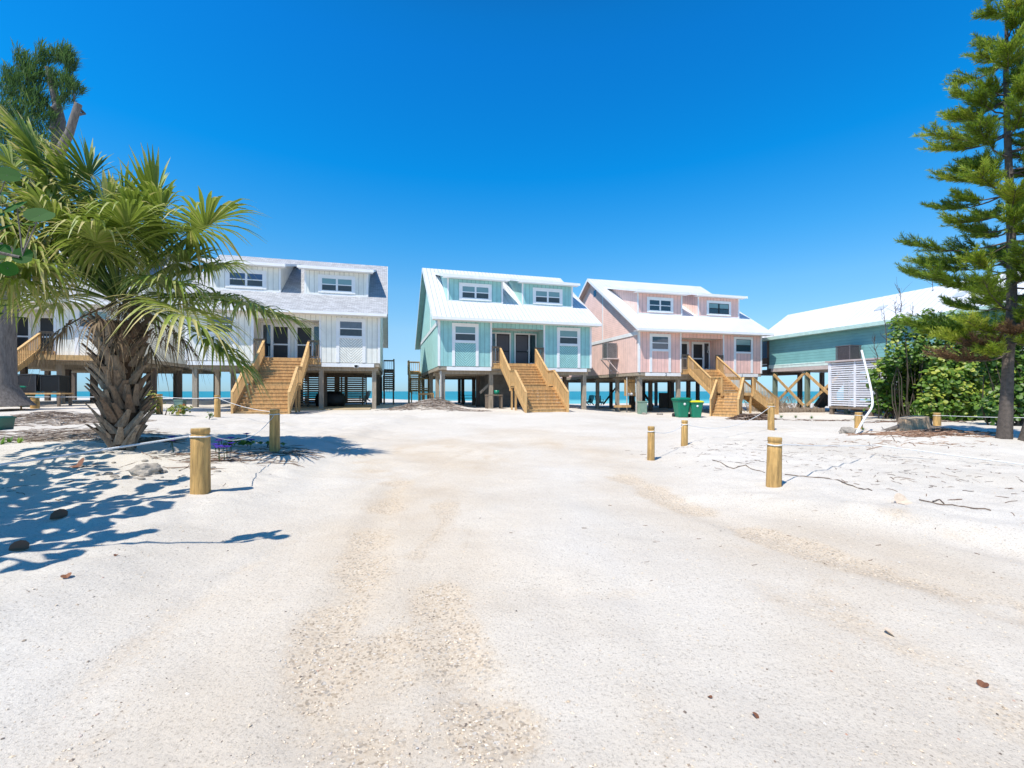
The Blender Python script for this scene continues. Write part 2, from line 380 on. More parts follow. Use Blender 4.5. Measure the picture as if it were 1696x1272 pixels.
# broken shell and gravel where the tyres have swept the sand away
vo = N(nt, 'ShaderNodeTexVoronoi', i_Scale=75.0); L(nt, P, vo.inputs['Vector'])
rv = ramp(nt, [(0, (.24, .18, .12)), (.14, (.52, .40, .27)), (.5, (.66, .545, .40)), (.85, (.60, .49, .36)), (.95, (.24, .20, .16)), (1, (.72, .67, .58))])
sx = N(nt, 'ShaderNodeSeparateColor'); L(nt, vo.outputs['Color'], sx.inputs[0]); L(nt, sx.outputs[0], rv.inputs[0])
ag = N(nt, 'ShaderNodeAttribute', attribute_name='grit')
n3 = N(nt, 'ShaderNodeTexNoise', i_Scale=11.0, i_Detail=9.0, i_Roughness=.85); L(nt, P, n3.inputs['Vector'])
ma = N(nt, 'ShaderNodeMath', operation='MULTIPLY_ADD', i_1=1.35, i_2=-.88); L(nt, ag.outputs['Fac'], ma.inputs[0])
mb_ = N(nt, 'ShaderNodeMath', operation='ADD'); L(nt, ma.outputs[0], mb_.inputs[0]); L(nt, n3.outputs[0], mb_.inputs[1])
rr = ramp(nt, [(.0, (0, 0, 0)), (.48, (1, 1, 1))]); L(nt, mb_.outputs[0], rr.inputs[0])
mk = N(nt, 'ShaderNodeMath', operation='MULTIPLY', i_1=.72); L(nt, rr.outputs[0], mk.inputs[0])
mx = N(nt, 'ShaderNodeMix', data_type='RGBA'); L(nt, mk.outputs[0], mx.inputs[0]); L(nt, mu.outputs[2], mx.inputs[6]); L(nt, rv.outputs[0], mx.inputs[7])
# scattered dark specks everywhere
v2 = N(nt, 'ShaderNodeTexVoronoi', i_Scale=22.0); L(nt, P, v2.inputs['Vector'])
s2 = N(nt, 'ShaderNodeSeparateColor'); L(nt, v2.outputs['Color'], s2.inputs[0])
c1 = N(nt, 'ShaderNodeMath', operation='GREATER_THAN', i_1=.72); L(nt, s2.outputs[1], c1.inputs[0])
c2 = N(nt, 'ShaderNodeMath', operation='LESS_THAN', i_1=.13); L(nt, v2.outputs['Distance'], c2.inputs[0])
c3 = N(nt, 'ShaderNodeMath', operation='MULTIPLY'); L(nt, c1.outputs[0], c3.inputs[0]); L(nt, c2.outputs[0], c3.inputs[1])
c4 = N(nt, 'ShaderNodeMath', operation='MULTIPLY', i_1=.6); L(nt, c3.outputs[0], c4.inputs[0])
mx2 = N(nt, 'ShaderNodeMix', data_type='RGBA'); L(nt, c4.outputs[0], mx2.inputs[0]); L(nt, mx.outputs[2], mx2.inputs[6]); mx2.inputs[7].default_value = (.2, .16, .12, 1)
L(nt, mx2.outputs[2], b.inputs['Base Color']); b.inputs['Roughness'].default_value = .95; b.inputs['Specular IOR Level'].default_value = .15
n4 = N(nt, 'ShaderNodeTexNoise', i_Scale=18.0, i_Detail=10.0, i_Roughness=.75); L(nt, P, n4.inputs['Vector'])
bp = N(nt, 'ShaderNodeBump', i_Strength=.55, i_Distance=.03); L(nt, n4.outputs[0], bp.inputs['Height']); L(nt, bp.outputs[0], b.inputs['Normal'])
me.materials.append(m)

# sea
m, nt, b = newmat('sea_water')
tc = N(nt, 'ShaderNodeTexCoord'); P = tc.outputs['Object']
mp = N(nt, 'ShaderNodeMapping'); mp.inputs['Scale'].default_value = (.02, .12, 1); L(nt, P, mp.inputs[0])
n1 = N(nt, 'ShaderNodeTexNoise', i_Scale=1.0, i_Detail=7.0, i_Roughness=.65); L(nt, mp.outputs[0], n1.inputs['Vector'])
r1 = ramp(nt, [(.3, (.0, .14, .19)), (.55, (.0, .235, .265)), (.75, (.03, .33, .33))]); L(nt, n1.outputs[0], r1.inputs[0])
sp = N(nt, 'ShaderNodeSeparateXYZ'); L(nt, P, sp.inputs[0])
mr = N(nt, 'ShaderNodeMapRange', i_1=115., i_2=150., i_3=1., i_4=0.); L(nt, sp.outputs[1], mr.inputs[0])
mx = N(nt, 'ShaderNodeMix', data_type='RGBA'); L(nt, mr.outputs[0], mx.inputs[0]); L(nt, r1.outputs[0], mx.inputs[6]); mx.inputs[7].default_value = (.16, .50, .46, 1)
L(nt, mx.outputs[2], b.inputs['Base Color']); b.inputs['Roughness'].default_value = .35; b.inputs['Specular IOR Level'].default_value = .25
n4 = N(nt, 'ShaderNodeTexNoise', i_Scale=.8, i_Detail=5.0); L(nt, P, n4.inputs['Vector'])
bp = N(nt, 'ShaderNodeBump', i_Strength=.6, i_Distance=.4); L(nt, n4.outputs[0], bp.inputs['Height']); L(nt, bp.outputs[0], b.inputs['Normal'])
s = MB(); s.add([(-9000, 80, -1.15), (9000, 80, -1.15), (9000, 15000, -1.15), (-9000, 15000, -1.15)], [(0, 1, 2, 3)])
o = s.build('sea', m); o['kind'] = 'structure'
# ---------------------------------------------------------------- cottages
W = 10.86; RU = (3.54, 7.32)
def slab(mb, u0, u1, v0, z0, v1, z1, th, mi=0):
    """sloping roof sheet between two eave lines, thickness th downwards"""
    mb.prism([(v0, z0), (v1, z1), (v1, z1-th), (v0, z0-th)], 'x', u0, u1, mi)
def window(par, u0, u1, z0, z1, v, F0, kind='single', trim=.19, leg=False, upper=None, lower=None, tm=None, fm=None):
    """trim frame, sash bars and panes on a wall facing -v at depth v; u0..z1 is the glass"""
    z0 += F0; z1 += F0; mb = MB(); t = trim; y0, y1 = v-.045, v+.01; tm = tm or WHITE
    zb = F0+.01 if leg else z0-t*.75
    mb.box(u0-t, u0, y0, y1, zb, z1+t); mb.box(u1, u1+t, y0, y1, zb, z1+t)
    mb.box(u0, u1, y0, y1, z1, z1+t); mb.box(u0, u1, y0-.01, y1, z0-t*.75, z0)
    fr = mb.build('window_frame', tm, par)
    zm = (z0+z1)/2; um = (u0+u1)/2
    s = MB(); b = .035
    cols = [(u0, um-.03), (um+.03, u1)] if kind == 'double' else [(u0, u1)]
    if kind == 'double': s.box(um-.03, um+.03, y0+.012, y1, z0, z1)
    for a, c in cols:
        s.box(a, a+b, y0+.02, y1, z0, z1); s.box(c-b, c, y0+.02, y1, z0, z1)
        s.box(a+b, c-b, y0+.02, y1, z0, z0+b); s.box(a+b, c-b, y0+.02, y1, z1-b, z1); s.box(a+b, c-b, y0+.018, y1, zm-.03, zm+.03)
    s.build('sash', fm or WHITE, fr)
    for a, c in cols:
        p = MB(); p.box(a+b, c-b, v-.018, v+.005, zm+.03, z1-b); p.build('pane', upper or BLIND, fr)
        p = MB(); p.box(a+b, c-b, v-.012, v+.005, z0+b, zm-.03); p.build('pane', lower or SCREEN, fr)
    return fr
def rail_run(mb, p, q, h=1.02, sp=.118, bw=.036, base=.10, posts=(1, 1), pw=.09, low=.0):
    """hand rail with balusters between two points (tread or deck level)"""
    p = Vector(p); q = Vector(q); n = max(1, int((q-p).xy.length/sp)); up = Vector((0, 0, 1))
    mb.beam(p+up*h, q+up*h, .13, .04); mb.beam(p+up*(h-.07), q+up*(h-.07), .04, .09)
    mb.beam(p+up*base, q+up*base, .04, .09)
    for i in range(1, n):
        c = p.lerp(q, i/n); mb.box(c.x-bw/2, c.x+bw/2, c.y-bw/2, c.y+bw/2, c.z+base-low, c.z+h-.03)
    for k, c in zip(posts, (p, q)):
        if k: mb.box(c.x-pw/2, c.x+pw/2, c.y-pw/2, c.y+pw/2, c.z-.25, c.z+h+.03)
def flight(mb, u0, u1, v, z, n, rise, run, dirv=(0, -1), closed=True):
    """n risers going down from level z at v along dirv; treads, riser boards, stringers"""
    dx, dy = dirv
    for i in range(n):
        zt = z-rise*(i+1)
        a = v+dy*run*i; b = v+dy*(run*(i+1)+.03)
        y0, y1 = min(a, b), max(a, b)
        if i < n-1: mb.box(u0, u1, y0, y1, zt-(.04 if closed else .115), zt)
        ry = v+dy*(run*i-.012)
        if closed: mb.box(u0+.01, u1-.01, min(ry, ry+dy*.02), max(ry, ry+dy*.02), zt+.004, zt+rise-.046)
    L_ = n*run
    for u in (u0-.02, u1+.02):
        mb.beam((u, v, z-.13), (u, v+dy*L_*.97, z-n*rise+.05), .042, .30)
def cottage(name, label, corner, th, zb, gl, cols, roofm, trim=None, ridge=(7.0, 8.18), depth=14.9, backz=2.57, stair='straight', wkind=('b', 's'), rear=('l',), dark=False, chev=True):
    """corner = front left wall corner; zb = absolute level of the wall bottom; gl = ground level there"""
    F0 = zb-gl
    root = empty('beach_cottage', (corner[0], corner[1], gl), th, label, 'house', 'raised wooden beach cottages in a row')
    fcol, scol = cols; T = trim or WHITE
    wf = siding(name+'_front_siding', fcol, 0); wsd = siding(name+'_side_siding', scol, 1); lap = lapsiding(name+'_gable_siding', scol)
    rv, rz = ridge; pit = (rz-3.2)/(rv+.55)
    z = lambda q: q+F0
    def rz_at(v): return 3.2+pit*(v+.55)
    # front walls
    D = .14
    for a, b_ in ((D, RU[0]), (RU[1], W-D)):
        w = MB(); w.box(a, b_, 0, .14, z(0), z(3.12)); w.build('front_wall', wf, root)
    w = MB(); w.box(RU[0], RU[1], 0, .14, z(2.62), z(3.12)); w.build('porch_header', wf, root)
    w = MB(); w.box(RU[0]-.13, RU[0], .14, 1.6, z(0), z(3.0)); w.box(RU[1], RU[1]+.13, .14, 1.6, z(0), z(3.0)); split(w, 'porch_side_wall', wsd, root)
    w = MB(); w.box(RU[0], RU[1], 1.5, 1.62, z(.25), z(2.78)); w.build('porch_back_wall', wf, root)
    w = MB(); w.box(RU[0], RU[1], .14, 1.6, z(2.66), z(2.72)); w.build('porch_ceiling', T, root)
    # side walls: lower wall, band, gable
    zbk = rz-(.66 if ridge[0] < 7.5 else .64)*(depth-rv)
    for k, (u0, u1) in enumerate(((0, D), (W-D, W))):
        w = MB(); w.prism([(0, z(0)), (depth, z(0)), (depth, z(min(2.85, zbk-.15))), (0, z(2.85))], 'x', u0, u1); w.build('side_wall', wsd, root)
        w = MB(); gable = [(0.02, z(2.86)), (depth, z(2.86)), (depth, z(zbk-.12)), (rv, z(rz-.14)), (0.02, z(rz_at(0)-.14))]
        if zbk < 3.0: gable = [(0.02, z(2.86)), (depth-(2.98-zbk)/.66, z(2.86)), (rv, z(rz-.14)), (0.02, z(rz_at(0)-.14))]
        w.prism(gable, 'x', u0+(.01 if k else -.02), u1-(.01 if not k else -.02)); w.build('gable_wall', lap if not k else lap, root)
        b = MB(); uu = (u0-.05, u0) if k == 0 else (u1, u1+.05)
        b.box(uu[0], uu[1], 0.02, depth-.6, z(2.72), z(2.98)); b.box(uu[0], uu[1]+(.0), rv-2.2, rv-2.06, z(2.98), z(rz_at(rv-2.2)-.2))
        b.build('band_board', T, root)
    w = MB(); w.box(D, W-D, depth-.14, depth, z(0), z(zbk-.12)); w.build('back_wall', wf, root)
    v_ = MB(); v_.box(-.04, -.021, rv-.85, rv-.35, z(rz-1.7), z(rz-1.15)); v_.build('gable_vent', GLASSB, root)
    # corner boards and porch posts
    c = MB()
    for u in (0, W-.12): c.box(u-(.02 if u == 0 else 0), u+.12+(.02 if u else 0), -.025, 0, z(0), z(3.1))
    c.box(-.022, 0, -.02, .12, z(0), z(2.72)); c.box(W, W+.022, -.02, .12, z(0), z(2.72))
    for u in RU: c.box(u-.09, u+.03, -.025, 0, z(0), z(3.1))
    split(c, 'corner_board', T, root)
    # floor platform and skirt
    p = MB(); p.box(.02, W-.02, .03, depth-.03, z(-.24), z(-.003)); p.build('floor_frame', PILE, root)
    p = MB(); p.box(RU[0]+.01, RU[1]-.01, -.06, 1.5, z(.17), z(.25)); p.box(RU[0]+.01, RU[1]-.01, -.04, .02, z(-.12), z(.17)); split(p, 'porch_floor', WOOD, root)
    p = MB(); p.box(.55 if name != 'white' else .1, RU[0]-.02, -.02, .028, z(-.27), z(-.03)); p.box(RU[1]+.05, W-.35, -.02, .028, z(-.27), z(-.03)); split(p, 'skirt_board', T, root)
    # doors
    for k, (a, b_, dl) in enumerate(((3.62, 5.30, 0), (5.56, 7.24, 1))):
        fr = MB(); y0, y1 = 1.44, 1.51; t = .10; zt = 2.42
        dw = .95; sl = .34
        if dl: d0, d1, s0, s1 = a+t, a+t+dw, a+t+dw+.10, b_-t
        else: d0, d1, s0, s1 = b_-t-dw, b_-t, a+t, b_-t-dw-.10
        lo, hi = min(d0, s0), max(d1, s1)
        fr.box(a, lo, y0, y1, z(.25), z(zt+t)); fr.box(hi, b_, y0, y1, z(.25), z(zt+t)); fr.box(lo, hi, y0, y1, z(zt), z(zt+t))
        m0, m1 = (d1, s0) if dl else (s1, d0)
        fr.box(m0, m1, y0, y1, z(.25), z(zt))
        fo = fr.build('door_frame', T, root)
        s_ = MB(); s_.box(min(s0, s1), max(s0, s1), 1.47, 1.502, z(.4), z(zt)); s_.box(min(s0, s1), max(s0, s1), 1.455, 1.5, z(.25), z(.4), 1); s_.build('sidelight', [GLASSD, T], fo)
        dd = MB(); c_ = 1 if not dark else 1; e = .055 if dark else .035
        dd.box(d0, d1, 1.485, 1.503, z(.25), z(zt)); do = dd.build('door', DARK if dark != 'teal' else simple('grey_door', (.09, .08, .09), .5, .1), root)
        ss = MB(); ss.box(d0, d0+e, 1.46, 1.484, z(.26), z(zt-.002)); ss.box(d1-e, d1, 1.46, 1.484, z(.26), z(zt-.002)); ss.box(d0+e, d1-e, 1.46, 1.484, z(zt-.09), z(zt-.002)); ss.box(d0+e, d1-e, 1.46, 1.484, z(.26), z(.36)); ss.box(d0+e, d1-e, 1.46, 1.484, z(1.15), z(1.24))
        ss.build('screen_frame', DARK if dark == 'teal' else T, do)
        hh = MB(); hu = d0+.08 if dl == 0 else d1-.08; hh.box(hu-.02, hu+.02, 1.40, 1.46, z(1.2), z(1.34)); hh.build('door_handle', STEEL, do)
    # main roof
    r = MB(); slab(r, -.45, W+.45, -.70, z(3.2-.02-.15*pit), rv, z(rz), .10); slab(r, -.45, W+.45, rv, z(rz), depth+.6, z(backz), .10)
    ro = r.build('roof', roofm, root)
    fb = MB(); e0 = 3.2-.15*pit; fb.box(-.45, W+.45, -.725, -.702, z(e0-.17), z(e0)); fb.box(-.43, W+.43, -.70, .0, z(e0-.16), z(e0-.135))
    for u in (-.475, W+.451):
        fb.prism([(-.70, z(e0-.01)), (rv, z(rz-.0)), (rv, z(rz-.24)), (-.70, z(e0-.22))], 'x', u, u+.024)
        fb.prism([(rv, z(rz-.0)), (depth+.6, z(backz)), (depth+.6, z(backz-.24)), (rv, z(rz-.24))], 'x', u, u+.024)
    fb.build('fascia', T, root)
    sf = MB()
    for ua, ub in ((-.45, 0.), (W, W+.45)):
        slab(sf, ua+.005, ub-.03, -.55, z(3.08), rv, z(rz-.115), .03); slab(sf, ua+.005, ub-.03, rv, z(rz-.115), depth+.55, z(backz-.11), .03)
    split(sf, 'soffit', simple(name+'_soffit', tuple(.6*c+.1 for c in scol), .7, .1), root)
    # dormers
    for k, (a, b_) in enumerate(((.78, 4.72), (6.14, 10.08))):
        dv = 1.5; zb_ = rz_at(dv); zt = 6.1; v1 = 6.2; zr = rz_at(v1)
        zt0 = zt+.16; sl = (zr-zt0)/(v1-(dv-.5))
        d = MB(); d.box(a+.1, b_-.1, dv, dv+.12, z(zb_-.1), z(zt)); do = d.build('dormer', wf, root)
        ck = MB()
        for u0, u1 in ((a, a+.1), (b_-.1, b_)):
            ck.prism([(dv, z(zb_-.1)), (v1-.3, z(rz_at(v1-.3)-.1)), (v1-.3, z(zt0+sl*(v1-.3-dv+.5)-.14)), (dv, z(zt0+sl*.5-.14))], 'x', u0, u1)
        split(ck, 'dormer_side', wsd, do)
        cb = MB(); cb.box(a-.01, a+.11, dv-.02, dv, z(zb_-.02), z(zt)); cb.box(b_-.11, b_+.01, dv-.02, dv, z(zb_-.02), z(zt))
        cb.box(a+.11, b_-.11, dv-.02, dv, z(zb_-.03), z(zb_+.07)); cb.build('trim_boards', T, do)
        rf = MB(); slab(rf, a-.35, b_+.35, dv-.5, z(zt0), v1, z(zr+.02), .08); rf.build('dormer_roof', roofm, do)
        ff = MB(); ff.box(a-.35, b_+.35, dv-.525, dv-.502, z(zt0-.17), z(zt0+.005))
        ff.box(a-.33, b_+.33, dv-.5, dv, z(zt0-.15), z(zt0-.125))
        for u in (a-.375, b_+.351): ff.prism([(dv-.525, z(zt0)), (v1, z(zr+.01)), (v1, z(zr-.14)), (dv-.525, z(zt0-.17))], 'x', u, u+.024)
        ff.build('dormer_fascia', T, do)
        c_ = (a+b_)/2
        kw = {}
        if name == 'pink': kw = dict(upper=GLASSD, lower=GLASSD) if k == 0 else dict(upper=BLIND, lower=GLASSD, fm=BLACK)
        if name == 'white' and k == 0: kw = dict(upper=simple('blue_curtain', (.05, .10, .2), .3), lower=SCREEN)
        window(do, c_-.95, c_+.95, 4.82, 5.66, dv, F0, 'double', trim=.2, **kw)
    # front windows with the panelled apron below
    for k, (a, b_) in enumerate(((1.08, 2.46), (8.42, 9.80))):
        kw = {}
        if name == 'pink': kw = dict(upper=GLASSD, lower=GLASSD) if k == 0 else dict(upper=BLIND, lower=GLASSD, fm=BLACK)
        if name == 'white': kw = dict(upper=simple('grey_blind', (.13, .16, .2), .2))
        window(root, a, b_, 1.68, 2.64, 0, F0, 'single', trim=.19, leg=True, **kw)
        ap = MB(); ap.box(a+.003, b_-.003, -.012, .0, z(.01), z(1.52))
        ap.build('apron_panel', siding(name+'_apron%d' % k, fcol, 0, .17, .05, chev=(a+b_)/2, dark=.55) if chev else wf, root)
    # piles, beams
    rows = [.45, 3.9, 7.3, 10.9, 14.3]; cs = [.35, 3.6, 7.3, 10.5]
    for i, v in enumerate(rows):
        for j, u in enumerate(cs):
            if i > 0: u += .25*math.sin(i*3+j)
            p = MB(); s_ = .13
            p.prism([(u-s_, v-s_), (u+s_, v-s_), (u+s_, v+s_), (u-s_, v+s_)], 'z', -.9, z(-.46)); p.build('pile', PILE if i == 0 or (j == 0 and i < 3) else PILED, root)  # inner piles take a darker copy: shade under the floor put into colour
    bm = MB()
    for v in rows: bm.box(.1, W-.1, v-.16, v-.135, z(-.5), z(-.245)); bm.box(.1, W-.1, v+.135, v+.16, z(-.5), z(-.245))
    for q in range(18): bm.box(.3+q*.6, .34+q*.6, .3, depth-.3, z(-.30), z(-.244))
    bm.build('floor_beams', PILE if name != 'pink' else PILE, root)
    # front stairs
    fl = .25; zg = .0
    def G(u, v):
        c, s = math.cos(th), math.sin(th); return gz(corner[0]+u*c-v*s, corner[1]+u*s+v*c)-gl
    u0, u1 = 4.16, 6.6; n1, n2 = 9, 8; run = .272
    ztop = z(fl); zbot = G(5.4, -5.0); rise = (ztop-zbot)/17
    vs0 = -.06; vl = vs0-run*n1; zl = ztop-rise*n1; Ld = 1.05
    st = MB(); flight(st, u0, u1, vs0, ztop, n1, rise, run)
    st.box(u0-.03, u1+.03, vl-Ld, vl+.03, zl-.04, zl); st.box(u0, u1, vl-Ld+.0, vl-Ld+.03, zl-.2, zl-.045)
    lu0, lu1 = (u0, u1) if stair == 'straight' else (u0+.15, u1-.75)
    if stair == 'straight': flight(st, lu0, lu1, vl-Ld, zl, n2, rise, run)
    else:
        wl = 1.55; ca, sa = math.cos(R(-50)), math.sin(R(-50)); pv = (u0+.62, vl-Ld-.02)
        def turn(mb, i0):
            for i in range(i0, len(mb.v)):
                q = mb.v[i]; mb.v[i] = (pv[0]+q[0]*ca-q[1]*sa, pv[1]+q[0]*sa+q[1]*ca, q[2])
        i0 = len(st.v); flight(st, -wl/2, wl/2, 0, zl, n2, rise, run); st.box(-wl/2, wl/2, .0, .75, zl-.05, zl-.006); turn(st, i0)
    if stair != 'straight':       # a second flight leaves the landing to the right
        for i in range(n2):
            zt = zl-rise*(i+1); st.box(u1+run*i, u1+run*(i+1)+.03, vl-Ld, vl-.05, zt-.04, zt); st.box(u1+run*i+.01, u1+run*i+.03, vl-Ld+.02, vl-.06, zt+.006, zt+rise-.05)
        for vv in (vl-Ld-.02, vl-.03): st.beam((u1, vv, zl-.13), (u1+run*n2*.98, vv, zl-n2*rise+.05), .30, .042, up=(0, 1, 0))
    so = st.build('staircase', WOOD, root)
    lp = MB()
    for u in (u0+.05, u1-.05):
        for vv in (vl-Ld+.1, vl-.1): lp.box(u-.05, u+.05, vv-.05, vv+.05, -.4, zl-.05)
    split(lp, 'landing_post', WOOD, so)
    vb = vl-Ld-run*n2
    for sgn, u, lu in ((-1, u0-.03, lu0-.03), (1, u1+.03, lu1+.03)):
        r = MB(); rail_run(r, (u, vs0, ztop), (u, vl, zl), low=.3)
        if stair == 'straight' or sgn < 0: rail_run(r, (u, vl-.06, zl), (u, vl-Ld, zl), posts=(0, 1))
        if stair == 'straight': rail_run(r, (lu, vl-Ld-.02, zl), (lu, vb+.02, zl-rise*n2+.12), low=.3, posts=(1, 1), h=1.0)
        else:
            if r.v: r.build('stair_railing', WOOD2, so); r = MB()
            i0 = len(r.v); rail_run(r, (sgn*(wl/2+.03), -.0, zl), (sgn*(wl/2+.03), -run*n2, zl-rise*n2+.12), low=.3, posts=(1, 1), h=1.0); turn(r, i0)
        r.build('stair_railing', WOOD2, so)
    if stair != 'straight':
        r = MB(); e = u1+run*n2*.98
        rail_run(r, (u1+.05, vl-Ld-.03, zl), (e, vl-Ld-.03, zl-rise*n2+.1), low=.25); r.build('stair_railing', WOOD2, so)
        r = MB(); rail_run(r, (u1+.08, vl-.0, zl), (e, vl-.0, zl-rise*n2+.1), low=.25); r.build('stair_railing', WOOD2, so)
    for a, b_ in ((RU[0]+.06, u0-.03), (u1+.03, RU[1]-.12)):
        r = MB(); rail_run(r, (a, -.02, z(fl)), (b_, -.02, z(fl)), h=1.1, sp=.13, posts=(1, 1), low=.1); r.build('porch_railing', WOODW, root)
    # rear corner stairs
    for sd in rear:
        ua, ub = (-1.15, -.08) if sd == 'l' else (W+.08, W+1.0)
        vt = depth-1.2; zt = z(.2); n = 9; rr_ = .19; rn = .26
        s_ = MB(); s_.box(ua, ub, vt, depth+.3, zt-.15, zt); flight(s_, ua, ub, vt, zt, n, rr_, rn, closed=False)
        zl2 = zt-n*rr_; vl2 = vt-n*rn
        s_.box(ua, ub+.5 if sd == 'l' else ub, vl2-1.1, vl2, zl2-.15, zl2)
        for u in (ua+.05, ub-.05):
            for vv in (vt, vl2-1.0, depth+.2): s_.box(u-.05, u+.05, vv-.05, vv+.05, -.6, (zt if vv > vl2 else zl2)-.15)
        so2 = s_.build('rear_stairs', WOOD if sd == 'l' else WOODW, root)  # right-hand stairs and railing take darker wood: shadow side put into their colour
        r = MB(); q = ua if sd == 'l' else ub
        rail_run(r, (q, depth+.2, zt), (q, vt, zt)); rail_run(r, (q, vt, zt), (q, vl2, zl2), low=.25); rail_run(r, (q, vl2, zl2), (q, vl2-1.1, zl2)); rail_run(r, (ua, vl2-1.1, zl2), (ub+(.5 if sd == 'l' else 0), vl2-1.1, zl2), low=.5)
        rail_run(r, (ua, depth+.25, zt), (ub, depth+.25, zt), sp=.16)
        r.build('rear_railing', WOOD if sd == 'l' else WOODW, so2)
    root['F0'] = F0
    return root, F0

def world(root, u, v, zz=None):
    th = root.rotation_euler[2]; c, s = math.cos(th), math.sin(th)
    x = root.location[0]+u*c-v*s; y = root.location[1]+u*s+v*c
    return (x, y, gz(x, y) if zz is None else zz)

TEALF, TEALS = (.33, .62, .60), (.42, .70, .66)
PINKF, PINKS = (.92, .58, .50), (.92, .64, .56)
WHF, WHS = (.86, .85, .77), (.88, .87, .80)
ROOFW = metalroof('white_metal_roof', (.78, .80, .82))
SHING = shingles('grey_shingles', (.46, .465, .47))
teal, FT = cottage('teal', 'turquoise raised cottage with white metal roof and wide straight wooden stairs, middle of the row', (-4.774, 28.95), R(16), 3.09, .2, (TEALF, TEALS), ROOFW, dark='teal', rear=('l', 'r'))
pink, FP = cottage('pink', 'salmon pink raised cottage with white metal roof and stairs branching to the right', (9.185, 32.4), R(15), 2.84, -.2, (PINKF, PINKS), ROOFW, ridge=(7.8, 8.65), depth=15.6, backz=3.3, stair='branch', dark=True, rear=(), chev=False)
white, FW = cottage('white', 'white raised cottage with grey shingle roof and slatted wall under its right half', (-19.03, 26.03), R(15.3), 3.26, .22, (WHF, WHS), SHING, dark=True, rear=('r',))
# far left cottage, mostly hidden by the palm
xr, yr = -22.8, 26.6
far, FF = cottage('far', 'far left white cottage partly hidden behind the palm and grey tree trunk', (xr-W*math.cos(R(15.3)), yr-W*math.sin(R(15.3))), R(15.3), 3.50, .5, (WHF, WHS), SHING, dark=True, rear=())
o = MB(); o.box(RU[1]-.6, W-.1, -.5, -.02, FF-.08, FF+.0); o.box(RU[1]-.6, W-.1, -.54, -.5, FF-.28, FF+.01); o.build('deck_edge', WOOD, far)

# house numbers on the pink skirt boards
def text_mesh(ch, size, mat, parent, loc):
    cu = bpy.data.curves.new('txt', 'FONT'); cu.body = ch; cu.size = size; cu.extrude = .004; cu.align_x = 'CENTER'
    t = bpy.data.objects.new('txt', cu); COL.objects.link(t)
    dg = bpy.context.evaluated_depsgraph_get(); me = bpy.data.meshes.new_from_object(t.evaluated_get(dg)); bpy.data.objects.remove(t)
    o = bpy.data.objects.new('house_number', me); me.materials.clear(); me.materials.append(mat); COL.objects.link(o)
    o.parent = parent; o.location = loc; o.rotation_euler = (R(90), 0, 0); return o
text_mesh('2', .3, BLACK, pink, (2.25, -.028, FP-.26)); text_mesh('1', .3, BLACK, pink, (9.0, -.028, FP-.26))
# porch lamp / shell decoration by the pink door
o = MB(); o.tube([(7.05, 1.42, FP+2.2), (7.05, 1.42, FP+1.9), (6.95, 1.4, FP+1.72), (7.15, 1.4, FP+1.62)], .02, 6); o.build('wall_ornament', WHITE, pink)
# flood light under the white eave skirt
o = MB(); o.box(9.3, 9.55, -.18, -.03, FW-.33, FW-.12); o.box(9.33, 9.52, -.2, -.181, FW-.31, FW-.15, 1); o.build('flood_light', [WHITE, BLACK], white)

# ---- things hung on or standing under the cottages
def ac_unit(loc, rz, w, d, h, label, mat=None, round_=False, stand=0, parent=None):
    r = empty('air_conditioner', loc, rz, label, 'air conditioner')
    c = MB(); e = .04
    for a in (-w/2, w/2-e):
        for b_ in (-d/2, d/2-e): c.box(a, a+e, b_, b_+e, 0, h)
    c.box(-w/2-.01, w/2+.01, -d/2-.01, d/2+.01, h, h+.05); c.box(-w/2-.01, w/2+.01, -d/2-.01, d/2+.01, -.04, 0)
    c.build('casing', mat or STEEL, r)
    g_ = MB(); n = int(h/.055)
    for i in range(n):
        zz = .03+i*(h-.05)/n
        g_.box(-w/2+.01, w/2-.01, -d/2+.006, -d/2+.018, zz, zz+.028); g_.box(-w/2+.006, -w/2+.018, -d/2+.01, d/2-.01, zz, zz+.028); g_.box(w/2-.018, w/2-.006, -d/2+.01, d/2-.01, zz, zz+.028)
    g_.build('grille', mat or STEEL, r)
    k = MB(); k.box(-w/2+.06, w/2-.06, -d/2+.06, d/2-.06, .01, h-.01); k.build('coil', BLACK, r)
    f = MB(); f.lathe([(.12, 0), (.26, .0), (.26, .02), (.0, .04)], 16, c=(0, 0, h+.05), cap=False); f.build('fan_guard', BLACK, r)
    return r
x, y, _ = world(pink, -.52, 3.5)
ac_unit((x, y, -.2+FP+1.27), R(15), .85, .85, 1.1, 'grey air conditioner on a bracket shelf on the pink cottage side wall')
s = MB(); s.box(-1.05, -.005, 2.9, 4.1, FP+1.13, FP+1.21); s.beam((-.98, 3.0, FP+1.12), (-.03, 3.0, FP+.15), .07, .07); s.beam((-.98, 4.0, FP+1.12), (-.03, 4.0, FP+.15), .07, .07)
split(s, 'bracket_shelf', simple('shelf_paint', (.55, .48, .46), .7), pink)

